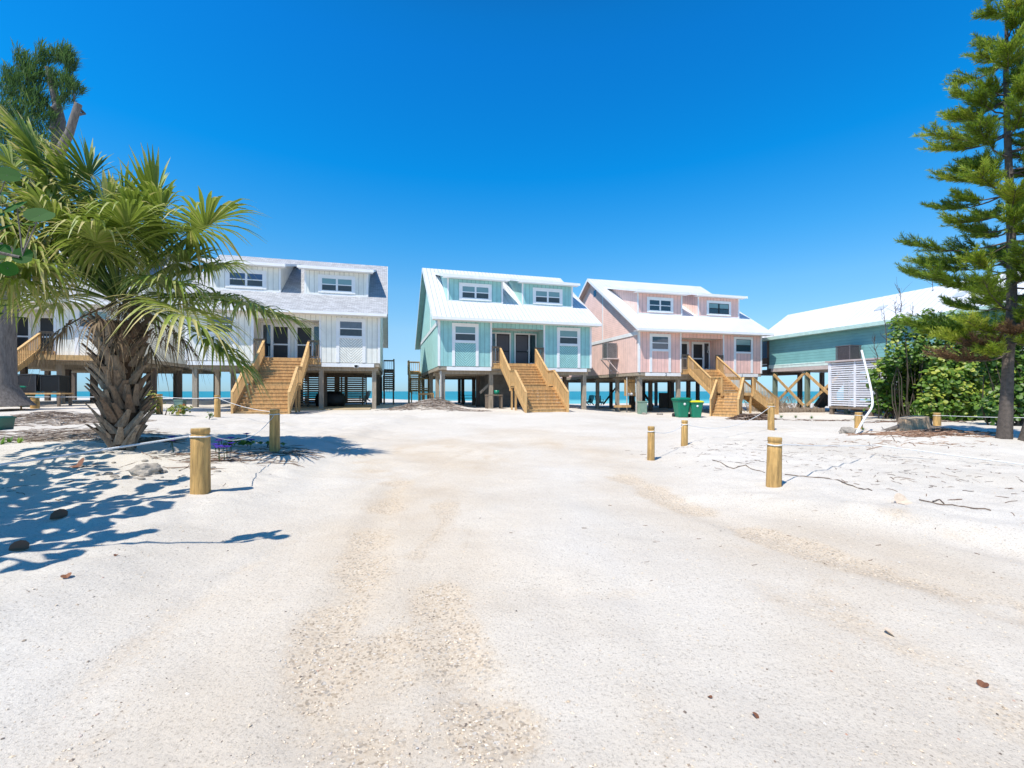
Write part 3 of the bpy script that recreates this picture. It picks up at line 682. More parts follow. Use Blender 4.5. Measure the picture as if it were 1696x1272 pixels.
# slatted wall, pad and covered grill below the white cottage
s = MB(); v0 = 6.5
n = 16
for i in range(n): s.box(5.3, 9.5, v0, v0+.03, .30+i*.165, .30+i*.165+.125)
for u, vv in ((6.3, v0+.03), (7.9, v0+.03), (9.45, v0+.03)): s.box(u-.05, u+.05, vv+.035, vv+.12, -.3, FW-.5)
s.build('slatted_screen', WOODW, white); s = MB()
for i in range(n): s.box(5.2, 6.0, v0-2.6, v0-2.57, .30+i*.165, .30+i*.165+.10)
for u, vv in ((6.3, v0+.03), (7.9, v0+.03), (9.45, v0+.03), (5.25, v0-2.57), (5.95, v0-2.57)): s.box(u-.05, u+.05, vv, vv+.1, -.3, FW-.5)
for u, vv in ((5.25, v0-2.57), (5.95, v0-2.57)): s.box(u-.05, u+.05, vv, vv+.1, -.3, FW-.5)
s.build('slatted_screen', WOODW, white); s = MB()
for i in range(n): s.box(9.5, 9.53, v0+.03, v0+3.4, .30+i*.165, .30+i*.165+.12)
s.box(9.53, 9.6, v0+3.3, v0+3.4, -.3, FW-.5)
s.build('slatted_screen', WOODW, white)
s = MB(); s.box(3.6, 5.2, 3.5, 6.5, -.3, FW-.5); s.build('storage_room', simple('dark_ply', (.09, .075, .065), .8), white)
s = MB(); s.box(3.2, 10.3, -.9, 9.0, -.35, .14); s.build('parking_pad', PAD, white)
s = MB(); s.box(-1.5, 3.4, -2.4, -.1, -.35, .10); s.box(-1.4, 3.0, -.1, 2.5, -.35, .1); s.build('parking_pad', PAD, white)
x, y, _ = world(white, 7.3, 4.8)
gr = empty('covered_grill', (x, y, .22+.14), R(12), 'large grill under a black cover in front of the slatted screen', 'grill')
s = MB(); s.lathe([(.0, 0), (.55, 0), (.62, .3), (.6, .75), (.45, 1.02), (.2, 1.1), (0, 1.12)], 20, cap=False)
for i, v in enumerate(s.v): s.v[i] = (v[0]*1.75*(1+.06*math.sin(v[2]*9+v[0]*5)), v[1]*.7, v[2])
s.build('cover', BLACK, gr)
s = MB(); s.lathe([(0, 0), (.1, .0), (.1, .04), (0, .04)], 12, c=(0, 0, 0), cap=False)
s.v = [(v[0]-.35, v[2]-.41, v[1]+.3) for v in s.v]; s.build('badge', STEEL, gr)
def ground_rail(root, u0, u1, v, zz, mat, h=.95):
    r = MB(); rail_run(r, (u0, v, zz), (u1, v, zz), h=h, sp=.14); 
    return r.build('ground_railing', mat, root)
ground_rail(white, 1.9, 3.9, 8.5, 0., WOODW); ground_rail(white, -.8, 2.2, 12.5, 0.1, PILED); ground_rail(teal, 8.6, 10.9, 13., .0, PILED); ground_rail(teal, -.95, .1, 4.0, .2, WOOD, .9)
ground_rail(far, 7.4, 8.1, 4.0, .0, WOOD); ground_rail(far, 8.9, 9.5, 6.0, .0, WOOD)
for v in range(0, 5): pass
s = MB()
for i in range(14): s.box(2.0+i*.14, 2.11+i*.14, 5.2, 5.23, .1, 1.5+.02*math.sin(i*5))
s.box(1.95, 4.0, 5.23, 5.28, .4, .5); s.box(1.95, 4.0, 5.23, 5.28, 1.2, 1.3); s.build('picket_screen', WOOD, white)

# storage rooms and diagonal braces under teal and pink
s = MB(); s.box(3.9, 6.2, 2.4, 6.0, -.3, FT-.46); s.build('storage_room', simple('grey_ply', (.16, .15, .135), .85, .25), teal)
s = MB(); s.box(6.9, 8.0, 5.0, 9.0, -.3, FT-.46); s.build('storage_room', simple('dark_ply', (.09, .075, .065), .8), teal)
s = MB(); s.beam((3.75, .9, FT-1.0), (2.9, .7, FT-1.75), .05, .16); s.build('brace', PILE, teal)
s = MB(); s.box(.6, 10.2, .9, 14.2, -.4, .03); s.build('floor_slab', CONC, teal)
s = MB(); s.box(.6, 10.2, .9, 14.6, -.4, .04); s.build('floor_slab', CONC, pink)
s = MB(); s.beam((2.7, 11, .4), (4.4, 11, FP-.6), .05, .15); s.beam((4.6, 8.2, .3), (3.9, 8.2, FP-.6), .05, .12)
for i in range(10): s.box(5.4-.0, 6.4, 8.2+i*.27, 8.5+i*.27, .35+i*.19, .39+i*.19)
s.beam((5.38, 8.2, .25), (5.38, 11, 2.3), .05, .25); s.beam((6.42, 8.2, .25), (6.42, 11, 2.3), .05, .25); s.build('inner_stairs', PILED, pink)
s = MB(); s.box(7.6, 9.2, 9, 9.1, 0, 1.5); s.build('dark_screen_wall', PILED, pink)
s = MB(); s.box(.1, 1.0, 2.2, 2.28, FP-1.75, FP-.5); s.box(.45, .95, 2.1, 2.18, FP-1.5, FP-.75); s.box(-1.05, .25, 1.5, 1.8, .42, .60); split(s, 'meter_board', WOOD, pink)
s = MB(); s.tube([(.12, 1.9, -.3), (.12, 1.9, FP-.3)], .05, 8); s.build('drain_pipe', simple('pale_pipe', (.5, .47, .42), .5), pink)
s = MB(); s.tube([(.34, .9, -.3), (.34, .9, FP-.3)], .055, 8); s.build('drain_pipe', simple('pale_pipe', (.5, .47, .42), .5), pink)
s = MB(); s.tube([(8.3, .35, -.3), (8.3, .35, FT-.4)], .07, 8); s.build('drain_pipe', simple('pale_pipe', (.5, .47, .42), .5), teal)
s = MB(); s.tube([(.2, .25, -.3), (.2, .25, FT-.3)], .07, 8); s.build('drain_pipe', simple('pale_pipe', (.5, .47, .42), .5), teal)
for i in range(2):
    s = MB(); zz = FP-1.62+.0*i; s.lathe([(.0, 0), (.11, 0), (.12, .06), (.09, .12), (0, .13)], 14, cap=False)
    uu = .32+.28*i
    s.v = [(uu+v[0], 2.08-v[2], zz+v[1]) for v in s.v]; s.build('electric_meter', simple('meter_glass', (.5, .52, .55), .2), pink)
x, y, z_ = world(pink, -.05, -.6)
ub = empty('utility_box', (x, y, z_), R(10), 'pale green metal utility box standing by the front pile of the pink cottage', 'utility box')
s = MB(); s.box(-.30, .22, -.25, .2, -.1, .86); s.build('cabinet', METERG, ub); s = MB(); s.box(-.33, .25, -.29, .23, .86, .92); s.build('lid', METERG, ub)
s = MB(); s.box(-.27, .19, -.27, -.251, .06, .8); s.build('door', METERG, ub)
x, y, z_ = world(white, -.1, -.4)
ub = empty('utility_box', (x, y, z_), R(10), 'small pale green utility pedestal on sand beside the white cottage pad', 'utility box')
s = MB(); s.box(-.22, .22, -.2, .2, -.1, .42); s.build('cabinet', METERG, ub); s = MB(); s.box(-.25, .25, -.23, .23, .42, .48); s.build('lid', METERG, ub)

def bin_(loc, label, lid, sc=1., rz=0., col=None):
    r = empty('rubbish_bin', loc, rz, label, 'bin', 'green wheeled bins by the cottage stairs')
    def sq(w, d, zz, n=6, rr=.09):
        out = []
        for cx, cy, a0 in ((w/2-rr, d/2-rr, 0), (-w/2+rr, d/2-rr, 90), (-w/2+rr, -d/2+rr, 180), (w/2-rr, -d/2+rr, 270)):
            for i in range(n): t = R(a0+90*i/(n-1)); out.append((cx+rr*math.cos(t), cy+rr*math.sin(t), zz))
        return out
    lv = [(.52, .5, 0), (.56, .54, .05), (.76, .74, .92), (.82, .8, .93), (.82, .8, 1.0)]
    s = MB(); vs = []; n = 24
    for w, d, zz in lv: vs += [(a*sc, b*sc, c*sc) for a, b, c in sq(w, d, zz)]
    s.add(vs, [(i*n+j, i*n+(j+1) % n, (i+1)*n+(j+1) % n, (i+1)*n+j) for i in range(len(lv)-1) for j in range(n)]+[tuple(range(n-1, -1, -1))], smooth=False); s.build('body', col or GREENP, r)
    s = MB(); vs = []
    for w, d, zz in ((.86, .86, 1.0), (.86, .86, 1.05), (.7, .7, 1.1), (.3, .3, 1.12)): vs += [(a*sc, b*sc, c*sc) for a, b, c in sq(w, d, zz)]
    s.add(vs, [(i*n+j, i*n+(j+1) % n, (i+1)*n+(j+1) % n, (i+1)*n+j) for i in range(3) for j in range(n)]+[tuple(range(3*n, 4*n)), tuple(range(n-1, -1, -1))]); s.build('lid', lid, r)
    for a in (-1, 1):
        s = MB(); s.lathe([(.0, -.03), (.13, -.03), (.13, .03), (0, .03)], 16, cap=False)
        s.v = [(a*.31*sc+v[2]*sc, .3*sc+v[0]*sc, .1*sc+v[1]*sc) for v in s.v]; s.build('wheel', BLACK, r)
    s = MB(); s.tube([(-.33*sc, .48*sc, .98*sc), (.33*sc, .48*sc, .98*sc)], .02, 6); s.build('handle', BLACK, r)
    s = MB(); s.lathe([(0, 0), (.07, 0), (.07, .008), (0, .008)], 14, cap=False); s.v = [(v[0]*sc, (-.365-v[2])*sc, (.75+v[1]*1)*sc) for v in s.v]; s.build('badge', WHITE, r)
    return r
bx, by = (1128.5-848)*28.2/F, 28.2
bin_((bx, by, gz(bx, by)), 'larger green wheeled bin with a green lid left of the pink stairs', GREENP, 1.12, .15)
bx, by = (1152-848)*28.0/F, 28.0
bin_((bx, by, gz(bx, by)), 'smaller green wheeled bin with a yellow lid beside the pink stairs', YELP, .96, -.05)
bx, by = (36-848)*23./F, 23.
bin_((bx, by, gz(bx, by)-.1), 'green wheeled bin darkened for the shade beneath the far left stairs', GREENP, 1.1, .3, simple('shaded_green_bin', (.0, .07, .05), .4))  # shade below the stairs is put into the darker body colour
x, y = (72-848)*23.2/F, 23.2
gz_ = gz(x, y)
tb = empty('timber_stand', (x, y, gz_), R(15), 'wooden stand holding two dark air conditioners under the far left cottage', 'stand')
s = MB(); s.box(-1.0, 1.0, -.5, .5, .62, .70); s.build('top', WOOD, tb)
for a in (-.9, .9):
    for b_ in (-.42, .42): s = MB(); s.box(a-.05, a+.05, b_-.05, b_+.05, -.3, .62); s.build('leg', WOODW, tb)
DKS = simple('dark_grey_metal', (.05, .05, .055), .5)
ac_unit((x-.48, y-.13, gz_+.75), R(15), .85, .8, .85, 'dark grey air conditioner, left one on the timber stand', DKS)
ac_unit((x+.48, y+.13, gz_+.75), R(15), .80, .8, .80, 'black air conditioner, right one on the timber stand', BLACK)

def adirondack(loc, rz, label, mat):
    r = empty('beach_chair', loc, rz, label, 'chair', 'dark beach chairs facing the sea')
    s = MB(); s.prism([(-.25, .38), (.3, .25), (.3, .22), (-.25, .35)], 'x', -.27, .27); s.build('seat', mat, r)
    s = MB()
    for i in range(5): s.beam((-.24+i*.12, .28, .22), (-.27+i*.135, .62, 1.0+.05*math.cos((i-2)*.7)), .1, .02, up=(0, 1, 0))
    s.build('backrest', mat, r)
    for a in (-1, 1):
        s = MB(); s.box(a*.36-.07, a*.36+.07, -.3, .45, .58, .60); s.build('armrest', mat, r)
        s = MB(); s.box(a*.33-.02, a*.33+.02, -.27, -.18, 0, .58); s.build('leg', mat, r)
        s = MB(); s.beam((a*.30, .55, .0), (a*.30, -.2, .36), .03, .1); s.build('leg', mat, r)
    return r
DC = simple('dark_chair', (.02, .07, .08), .5)
for px, d, rz, lb in ((975, 47, .4, 'dark chair facing sea, left of the pair beyond the teal cottage'), (993, 47, -.5, 'dark chair facing sea, right of the pair beyond the teal cottage'), (603, 45, 1.2, 'dark chair seen through the gap beside the slatted screen')):
    x = (px-848)*d/F; adirondack((x, d, gz(x, d)+.15), rz+math.pi, lb, DC)
x, y = (779-848)*45/F, 45
pt = empty('picnic_table', (x, y, gz(x, y)), .3, 'dark picnic table seen between the piles of the turquoise cottage', 'table')
s = MB(); s.box(-.95, .95, -.4, .4, .72, .76); s.build('table_top', PILED, pt)
for a in (-1, 1):
    s = MB(); s.box(-.95, .95, a*.78-.13, a*.78+.13, .43, .47); s.build('bench', PILED, pt)
    s = MB(); s.beam((a*.7, -.3, .72), (a*.7, -.75, 0), .05, .09, up=(1, 0, 0)); s.beam((a*.7, .3, .72), (a*.7, .75, 0), .05, .09, up=(1, 0, 0)); s.beam((a*.75, -.85, .4), (a*.75, .85, .4), .05, .09); s.build('trestle', PILED, pt)
x, y, z_ = world(teal, 3.6, -.4)
bn = empty('work_bench', (x, y, z_), R(16), 'wooden bench with green things on it left of the turquoise cottage stairs', 'bench')
s = MB(); s.box(-.55, .55, -.3, .3, .85, .93); s.build('bench_top', WOODW, bn)
for a in (-.48, .48):
    for b_ in (-.22, .22): s = MB(); s.box(a-.05, a+.05, b_-.05, b_+.05, -.2, .85); s.build('leg', WOODW, bn)
s = MB(); s.lathe([(0, 0), (.16, 0), (.19, .28), (.0, .28)], 14, cap=False); b_ = s.build('bucket', GREENP, None, (x+.2, y, z_+.93)); tag(b_, 'green bucket standing on the wooden bench by the turquoise stairs', 'bucket')

# ---------------------------------------------------------------- long green building on the right
th = R(15); ud = Vector((math.cos(th), math.sin(th), 0)); vd = Vector((-math.sin(th), math.cos(th), 0))
bo = Vector((20.87, 36.0, .05))
# local frame: x along -v (towards the camera), y = +u (away from the drive); root turned so local x points along -v
gb = empty('long_beach_house', bo, th-math.pi/2, 'long sea green house on cross braced piles with plain white metal roof, far right', 'house')
Lb = 22.; Wb = 5.4; zw = 3.25; ze = 5.95; zr = 7.75
lapg = lapsiding('sea_green_lap_siding', (.19, .42, .41), .2)
s = MB(); s.box(0, Lb, 0, .15, zw, ze); s.build('side_wall', lapg, gb)
s = MB(); s.prism([(0.0, zw), (Wb, zw), (Wb, ze), (Wb/2, zr-.1), (0.0, ze)], 'x', -.15, -.002); s.box(Lb, Lb+.15, 0, Wb, zw, ze); s.build('end_wall', lapg, gb)
s = MB(); s.box(0, Lb, Wb-.15, Wb, zw, ze-.01); s.build('side_wall', lapg, gb)
ROOFG = metalroof('plain_white_roof', (.80, .82, .84), 0, .4)
s = MB(); pit = (zr-ze)/(Wb/2)
s.prism([(-.5, ze-.5*pit+.08), (Wb/2, zr+.08), (Wb+.5, ze-.5*pit+.08), (Wb+.5, ze-.5*pit-.02), (Wb/2, zr-.02), (-.5, ze-.5*pit-.02)], 'x', -.95, Lb+.9); s.build('roof', ROOFG, gb)
s = MB(); s.box(-.95, Lb+.9, -.53, -.501, ze-.5*pit-.14, ze-.5*pit+.10); s.box(-.9, Lb+.85, -.5, 0, ze-.5*pit-.13, ze-.5*pit-.10); s.build('fascia', simple('pale_green_fascia', (.45, .62, .56), .6), gb)
s = MB(); s.box(-.2, Lb, -.03, -.001, zw-.02, zw+.26); s.box(-.2, Lb, -.05, -.031, zw+.18, zw+.22); s.build('band_board', simple('pale_green_band', (.62, .74, .68), .6), gb)
s = MB(); s.box(0, Lb, -.02, Wb, zw-.3, zw-.021); s.build('floor_frame', simple('pinkish_soffit', (.5, .42, .38), .8), gb)
for k, xx in enumerate((7.6, 11.8, 16.2)):
    q = MB(); yy = 1.1; zc = ze+yy*pit+.085
    q.beam((xx, yy-.22, ze+(yy-.22)*pit+.10), (xx, yy+.22, ze+(yy+.22)*pit+.10), .55, .07); q.build('skylight', simple('skylight_dome', (.45, .5, .55), .3, .1), gb)
s = MB(); s.tube([(9.4, -.07, zw+.2), (9.4, -.07, ze-.35)], .06, 8); s.build('downpipe', simple('downpipe', (.2, .25, .25), .5), gb)
# glazed rear porch at the sea end
s = MB()
s.box(-2.4, -.16, .0, .1, zw-.5, zw-.1); s.box(-2.4, -.16, 0, .12, zw+.15, zw+.85); s.box(-2.4, -.16, 0, .12, ze-.45, ze-.1); s.box(-2.45, -2.3, 0, .15, zw-.5, ze-.1); s.box(-.4, -.16, 0, .15, zw-.5, ze-.1); s.box(-2.4, -.16, .12, 3, zw-.5, zw-.2)
po = s.build('porch_frame', PILED, gb)
s = MB(); s.box(-2.3, -.4, .04, .08, zw+.85, ze-.45); s.build('pane', GLASSB, po)
s = MB(); s.box(-2.3, -.4, -.02, .0, zw+.3, zw+.38); s.build('rail', WHITE, po)
GPILE = simple('green_pile', (.17, .21, .15), .85, .3, 2, .3, stretch=(8, 8, .8))
for yy in (.3, 2.8, 5.1):
    for xx in (.1, 3.0, 6.0, 9.5, 13, 16.5, 20):
        q = MB(); s_ = .13
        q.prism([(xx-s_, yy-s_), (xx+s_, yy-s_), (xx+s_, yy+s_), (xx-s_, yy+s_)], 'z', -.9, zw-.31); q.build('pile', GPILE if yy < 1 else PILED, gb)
for xx, x2 in ((.1, 3.0), (3.0, 6.0)):
    for a, b_, o_ in ((.35, zw-.5, .0), (zw-.5, .35, .07)):
        q = MB(); q.beam((xx+.1, .12-o_, a), (x2-.1, .12-o_, b_), .05, .2, up=(0, 0, 1)); q.build('cross_brace', WOOD, gb)
q = MB(); q.beam((1.2, 3.5, .2), (3.4, 3.5, zw-.4), .9, .3); q.build('rear_stairs', PILED, gb)
q = MB(); q.box(2.0, 6.5, 5.2, 5.3, .9, 2.1); q.box(.5, 7, 4.2, 4.3, .2, .5); q.build('dark_screen_wall', PILED, gb)
q = MB(); q.box(3.6, 6, 2.4, 3.4, 0, .75); q.build('storage_box', simple('brown_box', (.3, .2, .13), .8), gb)
WS = simple('white_slats', (.72, .72, .76), .6, .1)
q = MB()
for i in range(16): q.box(6.3, 16, .0, .03, .35+i*.175, .35+i*.175+.11)
for i in range(4): q.box(6.3+i*3, 6.4+i*3, .03, .1, .1, zw-.3)
q.build('slatted_screen', WS, gb)
# slatted enclosure in front with the air conditioner on top
en = empty('slatted_enclosure', bo+ud*(-1.35)-vd*6.1+Vector((0, 0, .05)), th-math.pi/2, 'white horizontal slat enclosure with a flat top in front of the sea green house', 'enclosure')
q = MB()
for i in range(20): q.box(0, 5.2, -.03, .0, .42+i*.142, .42+i*.142+.085)
q.build('slats', WS, en)
q = MB()
for i in range(20): q.box(-.03, 0, .0, 1.3, .42+i*.142, .42+i*.142+.085)
q.build('slats', WS, en)
for xx in (0.05, 1.7, 3.4, 5.15):
    q = MB(); q.box(xx-.05 if xx > 1 else xx-.1, xx+.07, -.05 if xx > 1 else -.055, .06, .35, 3.25); q.build('frame_post', WS, en)
q = MB(); q.box(-.2, 5.4, -.15, 1.3, 3.26, 3.36); q.build('top', simple('top_boards', (.5, .42, .4), .8), en)
q = MB(); q.box(0, 5.2, -.04, .1, .22, .36); 
for xx in (.1, 2.6, 5): q.box(xx-.1, xx+.1, 0, .2, -.4, .22)
q.build('base_timber', WOODW, en)
p = bo+ud*(-.75)-vd*6.9
ac_unit((p.x, p.y, .05+.05+3.42), R(15), .95, .95, .85, 'dark grey air conditioner on top of the white slat enclosure', simple('ac_grey', (.12, .11, .12), .5))
# low timber edging and dune plants in front of the green house
for i in range(16):
    t = i/15.; x = 19.0+t*3.4; y = 33.0-t*.8
    q = MB(); q.lathe([(0, -.3), (.13, -.3), (.13, .34+.06*math.sin(i*4)), (0, .35+.06*math.sin(i*4))], 10, cap=False)
    tag(q.build('edging_log', WOODW, None, (x, y, gz(x, y))), 'short upright log in the low edging wall before the cross braced piles', 'log', 'upright logs of the low edging wall')
SUN_E, SKY_S, SKY_SAT, SKY_HUE, EXPO = 4.6, .12, 1.25, .5, 0.3
# ---------------------------------------------------------------- bollard posts and ropes
POSTS = []
def post(px, d, hpx, dia, label, ring=True, lean=0., by=0):
    if by:
        for _ in range(12): d = .5*d+.5*(H-gz((px-848)*d/F, d))*F/(by-648)
    x = (px-848)*d/F; z0 = gz(x, d); h = hpx*d/F; r = dia*d/F/2
    root = empty('wooden_post', (x, d, z0), rnd.uniform(0, 6), label, 'post', 'rope posts along the drive')
    root.rotation_euler[1] = lean
    s = MB(); n = 20; vs = []
    prof = [(-.25, 1.06), (0, 1.05), (h*.3, 1.02), (h*.7, .99), (h-.085, .97), (h-.08, .90), (h-.065, .90), (h-.06, .97), (h-.012, .96), (h, .91)]
    for zz, k in prof:
        for j in range(n):
            t = 2*math.pi*j/n; rr = r*k*(1+.035*noise.noise(Vector((math.cos(t)*1.6, math.sin(t)*1.6, zz*1.2+px))))
            vs.append((rr*math.cos(t), rr*math.sin(t), zz))
    s.add(vs, [(i*n+j, i*n+(j+1) % n, (i+1)*n+(j+1) % n, (i+1)*n+j) for i in range(len(prof)-1) for j in range(n)], 0, 0, True)
    s.add(vs[-n:], [tuple(range(n))], 1); s.build('post_body', [POSTW, ENDW], root)
    if ring:
        q = MB(); pts = [(r*1.03*math.cos(t*.35), r*1.03*math.sin(t*.35), h-.105+.004*math.sin(t)) for t in range(19)]
        q.tube(pts, .010, 6); q.build('rope_loop', ROPE, root)
    POSTS.append((x, d, z0, h, r)); return (x, d, z0+h-.10, r)
P1 = post(332, 6.35, 108, 28, 'thick pale wooden post nearest the camera on the left, rope tied near its top', by=817)
P2 = post(455, 10.4, 68, 15.5, 'wooden post at the left edge of the drive where palm shadows end', by=746)
P3 = post(452, 16.5, 24, 10, 'short wooden post directly behind the one at the palm shadow tips')
P4 = post(360, 18., 36, 9, 'slim wooden post in front of the white cottage stairs')
P5 = post(264, 19., 34, 9, 'wooden post beside the small reddish shrub right of the palm trunk')
P6 = post(58, 21., 17, 11, 'short buried wooden stub on the far left beyond the brush pile', False)
R1 = post(1281.5, 6.85, 82, 22, 'thick wooden post nearest the camera on the right side of the drive', lean=.03, by=806)
R2 = post(1277, 15., 44, 10, 'slender post directly behind the thickest right hand post')
R3 = post(1078, 9.4, 56, 11.5, 'leftmost wooden post on the right side of the drive', lean=.01, by=762)
R4 = post(1133.5, 12., 42, 10.5, 'wooden post with two pale rope loops, second on the right side of the drive', lean=-.01, by=738)
R5 = post(1422, 15.8, 27, 11, 'wooden post behind the leaning white pipe')
R6 = post(1552, 17.5, 22, 10, 'short wooden post behind the tree stump')
def rope(a, b, rad, sag, label, name='rope'):
    a = Vector(a); b = Vector(b); n = 16; s = MB()
    pts = [a.lerp(b, i/n)-Vector((0, 0, sag*4*(i/n)*(1-i/n))) for i in range(n+1)]
    for p in pts: p.z = max(p.z, gz(p.x, p.y)+rad)
    s.tube(pts, rad, 6); return tag(s.build(name, ROPE), label, 'rope')
def pt(px, py, d): return ((px-848)*d/F, d, H-(py-648)*d/F)
rope((P1[0]-P1[3], P1[1], P1[2]), pt(-160, 792, 3.9), .013, .01, 'white rope running from the near left post across the palm trunk to the left')
rope((P1[0]+.05, P1[1]+P1[3], P1[2]), (P2[0], P2[1], P2[2]), .006, .25, 'thin rope sagging between the near left post and the next one')
rope(P4[:3], P5[:3], .012, .06, 'pale rope between the two far posts in front of the white cottage')
rope(P5[:3], pt(-60, 655, 23), .012, .05, 'pale rope running left behind the palm trunk over the brush')
rope(P4[:3], P3[:3], .010, .10, 'pale rope crossing in front of the white cottage stairs')
rope((R1[0]+R1[3], R1[1], R1[2]), pt(1450, 737, 8.8), .008, .02, 'white rope from the thick right post towards the brown twigs')
rope(pt(1450, 737, 8.8), pt(1760, 778, 7.2), .013, .0, 'white rope lying along the sand on the right edge')
rope(R3[:3], R4[:3], .007, .12, 'thin pale rope between the two slim posts on the right')
rope(R4[:3], R2[:3], .008, .35, 'sagging rope from the two loop post towards the post behind the thick one')
rope(R6[:3], pt(1720, 692, 16), .010, .02, 'thin rope from the short post behind the stump to the right')
# leaning white pipe
s = MB(); pts = [pt(1413, 735, 12.6), pt(1419, 716, 12.7), pt(1431, 694, 13.2), pt(1446, 673, 14.), pt(1443, 645, 14.2), pt(1435, 612, 14.4), pt(1427, 580, 14.6)]
pp = []
for i in range(len(pts)-1):
    for k in range(4): pp.append(Vector(pts[i]).lerp(Vector(pts[i+1]), k/4))
pp.append(Vector(pts[-1])); pp = [pp[0]]+[(pp[i-1]+pp[i]+pp[i+1])/3 for i in range(1, len(pp)-1)]+[pp[-1]]
s.tube(pp, .032, 10); tag(s.build('bent_pipe', WHITE), 'white bent pipe leaning up from the sand near the stump', 'pipe')
x, y = (57-36-848+12)*17/F, 17
p = pt(35, 650, 20); s = MB(); s.tube([(p[0]+.0, 20, gz(p[0], 20)-.2), (p[0], 20, gz(p[0], 20)+.75)], .03, 8)
tag(s.build('stake', POSTW), 'thin pale wooden stake on the sand right of the grey tree trunk', 'stake')

def rock(x, y, r, label, squ=(1.2, 1, .75)):
    s = MB(); n, k = 22, 14; vs = []
    for i in range(k+1):
        ph = math.pi*i/k
        for j in range(n):
            t = 2*math.pi*j/n; d = Vector((math.sin(ph)*math.cos(t), math.sin(ph)*math.sin(t), math.cos(ph)))
            q = r*(1+.35*noise.fractal(d*1.4+Vector((x, y, 0)), 1., 2., 5)); vs.append((d.x*q*squ[0], d.y*q*squ[1], d.z*q*squ[2]))
    s.add(vs, [(i*n+j, (i+1)*n+j, (i+1)*n+(j+1) % n, i*n+(j+1) % n) for i in range(k) for j in range(n)], 0, 0, False)
    tag(s.build('rock', ROCKM, None, (x, y, gz(x, y)+r*.25)), label, 'rock')
d = 6.9; rock((243-848)*d/F, d, .17, 'rough grey rock on the shaded sand left of the near post')
d = 13.0; rock((1404-848)*d/F, d, .19, 'pale rock at the foot of the white pipe')
for px, d, r_ in ((1093, 30.6, .16), (1067, 31.2, .13)): rock((px-848)*d/F, d, r_, 'pale stone beside the front pile of the pink cottage, %s' % ('right one' if px > 1080 else 'left one'))

# tree stump
d = 14.; x = (1512-848)*d/F; zz = gz(x, d)
st = empty('tree_stump', (x, d, zz), .3, 'weathered grey brown sawn tree stump among brown twigs on the right', 'stump')
s = MB(); n = 28; vs = []; prof = [(-.1, 1.35), (.0, 1.2), (.1, 1.05), (.25, .97), (.42, .93)]
for zz_, k in prof:
    for j in range(n):
        t = 2*math.pi*j/n; rr = .42*k*(1+.16*noise.noise(Vector((math.cos(t)*2, math.sin(t)*2, zz_*.6)))+.05*math.sin(j*3.7))
        vs.append((rr*math.cos(t), rr*math.sin(t)*.85, zz_+(.05*math.cos(t) if zz_ > .3 else 0)))
s.add(vs, [(i*n+j, i*n+(j+1) % n, (i+1)*n+(j+1) % n, (i+1)*n+j) for i in range(4) for j in range(n)], 0, 0, True); s.build('stump_bark', simple('stump_bark', (.46, .32, .20), .9, .55, 4, .9, stretch=(4, 4, .8), bscale=12), st)
s = MB(); s.add([(v[0]*.985, v[1]*.985, v[2]+.004) for v in vs[-n:]], [tuple(range(n))]); s.build('cut_face', simple('cut_wood', (.34, .27, .19), .9, .3, 8), st)
for a_, l in ((-.2, 1.6), (-.8, .9), (.5, .8), (2.6, .6)):
    s = MB(); s.tube([(math.cos(a_)*.35, math.sin(a_)*.3, .12), (math.cos(a_)*(.3+l*.4), math.sin(a_)*(.3+l*.4), .06), (math.cos(a_)*(.35+l), math.sin(a_)*(.35+l), -.05)], [.10, .07, .02], 8, jit=.3); s.build('root', BARK, st)
s = MB(); s.tube([(.75, -.1, -.05), (.62, -.12, .2), (.56, -.15, .36)], [.05, .04, .025], 7); s.build('broken_branch', BARK, st)

